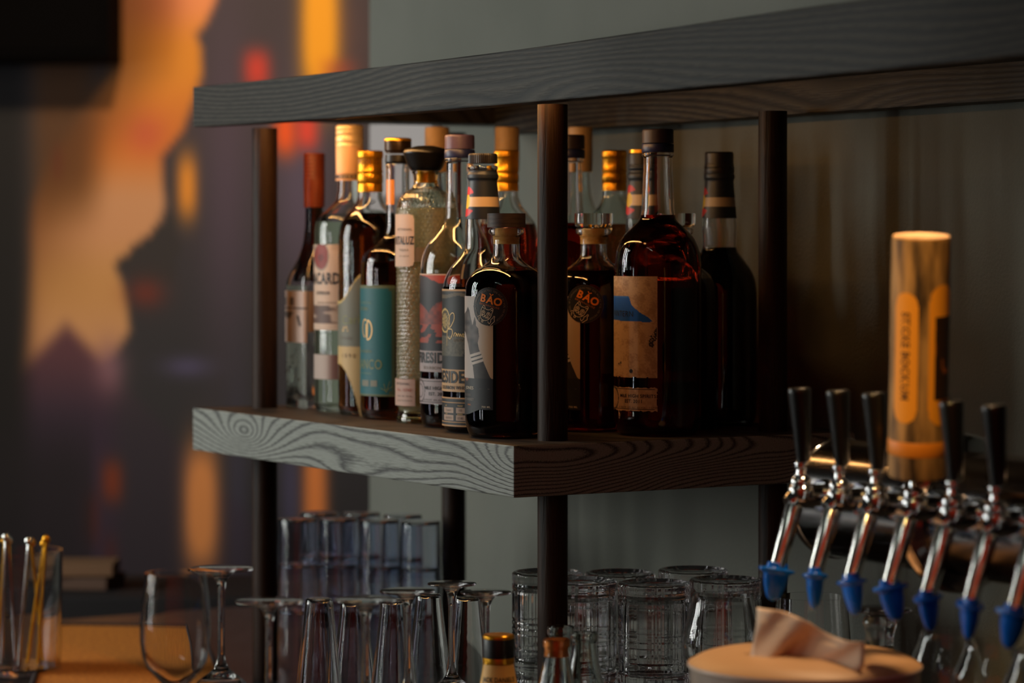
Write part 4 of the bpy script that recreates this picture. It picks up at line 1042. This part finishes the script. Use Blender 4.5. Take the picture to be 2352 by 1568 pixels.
# napkin sheet standing out of the lid
npk = empty('paper_napkin', nh.loc+Vector((0, 0, hN+.0105)), 'crumpled beige paper napkin standing out of the holder', 'napkin')
V_, F_ = [], []
nu, nv = 24, 16
dN = 2.42
TL, TR, BL, BR = P(1738, 1394, dN+.03), P(1986, 1474, dN-.04), P(1718, 1516, dN+.01), P(1964, 1550, dN-.03)
for j in range(nv+1):
    for i in range(nu+1):
        u, v = i/nu, j/nv
        p = (TL*(1-u)+TR*u)*(1-v)+(BL*(1-u)+BR*u)*v
        wv = .010*math.sin(u*7.5+v*1.2)*(.5+.5*v)+.004*math.sin(u*17+v*5)
        p = p+Vector((.2, -1, .0)).normalized()*wv+Vector((0, 0, .004*math.sin(u*6)*(1-v)))
        if 0 < v < .2: p.z -= .002*math.sin(u*11)
        V_.append(p-npk.location)
n0_ = len(V_)
for j in range(nv):
    for i in range(nu):
        a = j*(nu+1)+i; F_.append((a, a+nu+1, a+nu+2, a+1))
me = mesh('napkin_sheet', V_, F_, True, 180)
ob = link('napkin_sheet', me, bump_noise(mat('napkin paper', C(242, 208, 176), .8), 300, .3), npk)
sm = ob.modifiers.new('thick', 'SOLIDIFY'); sm.thickness = .0012

# ================================================================== beer taps
TS = 1/2549.0
fwd = -B                                     # towards the drinker
tap0 = P(1832, 1165, 2.55)
AX = -A
bar_c = P(1903, 1140, 2.692)
tw = empty('tap_tower', Vector((bar_c.x, bar_c.y, bar_c.z)), 'dark chrome drum shaped beer tap tower under the rack', 'tap tower', rz=math.atan2(AX.y, AX.x))
RB = .056
def xlathe(name, prof, seg, m, parent, loc=(0, 0, 0)):
    o = link(name, lathe(name, prof, seg), m, parent, loc); o.rotation_euler = (0, PI/2, 0); return o
xlathe('drum', corners([(0, -.0), (RB*.5, .001, .01), (RB*.9, .006, .01), (RB, .016, .006), (RB, .58), (0, .58)], 6), 96, M_dchrome, tw)
xlathe('end_cap_rim', corners([(RB*.995, .012, .001), (RB*1.03, .014, .002), (RB*1.03, .020, .002), (RB*.995, .022, .001)], 4), 96, M_chrome, tw)
xlathe('flange', corners([(RB*.99, .190), (RB*1.26, .192, .002), (RB*1.28, .196, .002), (RB*1.22, .204, .003), (RB*.99, .210)], 4), 96, M_chrome, tw)
link('wall_bracket', box('wall_bracket', .30, .36, .01, .352, -.025, .02, .004), M_dchrome, tw)
# manifold rail in front of the drum
tips = [(1785, 2.55), (1862,), (1950,), (2045,), (2140,), (2237,), (2337,)]
tops = [(1832, 1165), (1920, 1175), (2003, 1186), (2092, 1196), (2180, 1216), (2278, 1231), (2380, 1246)]
def make_tap(px, py, d, handle=True):
    t = empty('beer_tap', P(px, py, d), None, 'beer tap', 'beer taps along the tower')
    f = fwd; k = 1.0
    # spout: slants forwards and down
    s0 = Vector((0, 0, 0))+f*.004; s1 = f*.0225+Vector((0, .0, -.0525))
    link('spout', tube('spout', [s0+(s0-s1)*.12, s0, s1], [.0060, .0085, .0068], 28), M_brush, t)
    # faucet elbow and body back to the drum
    link('body', tube('body', [f*.010+Vector((0, 0, .004)), f*.002+Vector((0, 0, .009)), -f*.012+Vector((0, 0, .010)), -f*.062+Vector((0, 0, .010))], [.0070, .0100, .0108, .0100], 28), M_chrome, t)
    link('shank_nut', tube('shank_nut', [-f*.024+Vector((0, 0, .010)), -f*.034+Vector((0, 0, .010))], .0145, 8), M_chrome, t)
    link('shank_collar', tube('shank_collar', [-f*.040+Vector((0, 0, .010)), -f*.047+Vector((0, 0, .010))], .0135, 28), M_chrome, t)
    link('bonnet', lathe('bonnet', corners([(0, .004), (.0105, .006, .002), (.0115, .012, .002), (.0115, .018, .002), (.0092, .020, .001), (.0098, .024, .002), (.0080, .0275, .002), (.0045, .029, .001), (.0040, .034), (.0062, .036, .001), (.0062, .041, .001), (0, .042)]), 32), M_chrome, t, (0.003, 0, 0))
    z0 = .0415
    if handle:
        o = link('handle', lathe('handle', corners([(0, 0), (.0060, 0, .001), (.0068, .006), (.0105, .060), (.0108, .0635, .0015), (.0098, .0665, .001), (0, .0665)]), 32), mat('black handle', C(14, 13, 14), .33, coat=.2), t, (.0055, 0, z0)); o.rotation_euler = (0, R_(-3.5), 0)
    return t
def make_tip(t, turn):
    f = fwd; s1 = f*.0225+Vector((0, .0, -.0525)); ax = (f*.0225+Vector((0, 0, -.0525))).normalized()
    o = link('blue_cap', lathe('blue_cap', corners([(0, .004), (.0084, .004, .001), (.0090, -.0005, .001), (.0150, -.0015, .0006), (.0152, -.0035, .0006), (.0104, -.0055, .002), (.0098, -.014, .006), (.0058, -.0275, .004), (0, -.031)][::-1], 4), 32), M_blue, t, s1)
    o.rotation_euler = (0, R_(10), turn*.5); o.scale = (1.0 if turn != 1 else 1.2, .75, 1.0)
names = ['first beer tap at the left end, broad blue plug on its spout', 'second beer tap from the left with plain black handle', 'third beer tap, black handle beside the wooden one', 'fourth beer tap under the wooden handle', 'fifth beer tap, right of the wooden handle', 'sixth beer tap with black handle near the right edge', 'seventh beer tap cut off by the right edge of the photo']
n = len(tops)
protos = None
for i, (px, py) in enumerate(tops):
    d = 2.55+(2.28-2.55)*i/6
    if i == 0:
        t = make_tap(px, py, d); t['label'] = names[0]; make_tip(t, 1); protos = t
    else:
        t = bpy.data.objects.new('beer_tap', None); COL.objects.link(t); t.location = P(px, py, d); t.empty_display_size = .02
        for kk, vv in (('category', 'beer tap'), ('group', 'beer taps along the tower'), ('label', names[i])): t[kk] = vv
        for ch in list(protos.children):
            if i == 3 and ch.name.startswith('handle'): continue
            c_ = ch.copy(); COL.objects.link(c_); c_.parent = t
            if ch.name.startswith('blue_cap'): c_.rotation_euler = (0, R_(10), .4+.9*i); c_.scale = (1, .72, 1.05)
# wooden handle on the fourth tap
i = 3; d = 2.55+(2.28-2.55)*i/6
wh = Bottle('wooden_tap_handle', 'thick round wooden tap handle with orange lettered panel', 'tap handle', 2106, d, P(2106, 1112, d).z)
WR = 67*wh.m
M_bark = speckle(mat('weathered wood', rough=.65), C(60, 44, 28), C(190, 148, 94), 90, (1, 1, .16), 5, .35, .65)
hz0 = wh.z(1095); hz1 = wh.z(540)
wh.o.rotation_euler = (R_(7), 0, 0)
o = link('shaft', lathe('shaft', corners([(0, 0), (.006, 0), (.006, hz0+.001), (WR*.98, hz0+.001, .001), (WR*1.0, hz0+.004), (WR*1.0, hz1-.002, .001), (WR*.98, hz1-.0004), (0, hz1-.0004)]), 64), M_bark, wh.o)
link('cut_end', lathe('cut_end', corners([(0, hz1-.0003), (WR*.97, hz1-.0003, .0008), (WR*.96, hz1+.001), (0, hz1+.001)]), 48), speckle(mat('cut wood end', rough=.5), C(236, 168, 84), C(250, 190, 104), 120), wh.o)
def panel(px0, px1, y0, y1, nm):
    ta, tb = wh.th(px0, WR), wh.th(px1, WR); hwp = (tb-ta)/2*WR/wh.m; tc_ = (ta+tb)/2
    def fn(px, y, t):
        u = (t-tc_)*WR/wh.m; r = hwp; cy = min(max(y, y0+r), y1-r)
        if math.hypot(u, y-cy) > r: return None
        return (238, 160, 44)
    return wh.patch(nm, WR, ta, tb, y0, y1, fn, vcol_mat('routed orange panel', .6), 24, 120, off=.0004), tc_
pl, tc_ = panel(2052, 2103, 658, 962, 'letter_panel')
wh.text(pl, 'STICKE BOCKIUM', 15, tc_, 806, WR, mat('burnt letters', C(56, 34, 12), .6), .03, rot=R_(-90), xs=1.0, fn=lambda x, y: (x*1.12, y*1.25))
pl2, tc2 = panel(2127, 2172, 640, 968, 'picture_panel')
wh.patch('burnt_mark', WR, wh.th(2140, WR), wh.th(2171, WR), 715, 905, lambda x, y, t: (44, 26, 10) if vnoise(x*.12, y*.05) > .2 else (150, 84, 16), PRT, 12, 40, off=.0008, parent=pl2)
wh.ring('orange_band', [(67.4, 1004, .5), (68.5, 1006), (68.5, 1036), (67.4, 1038)], mat('orange band', C(224, 138, 40), .5), closed=False)
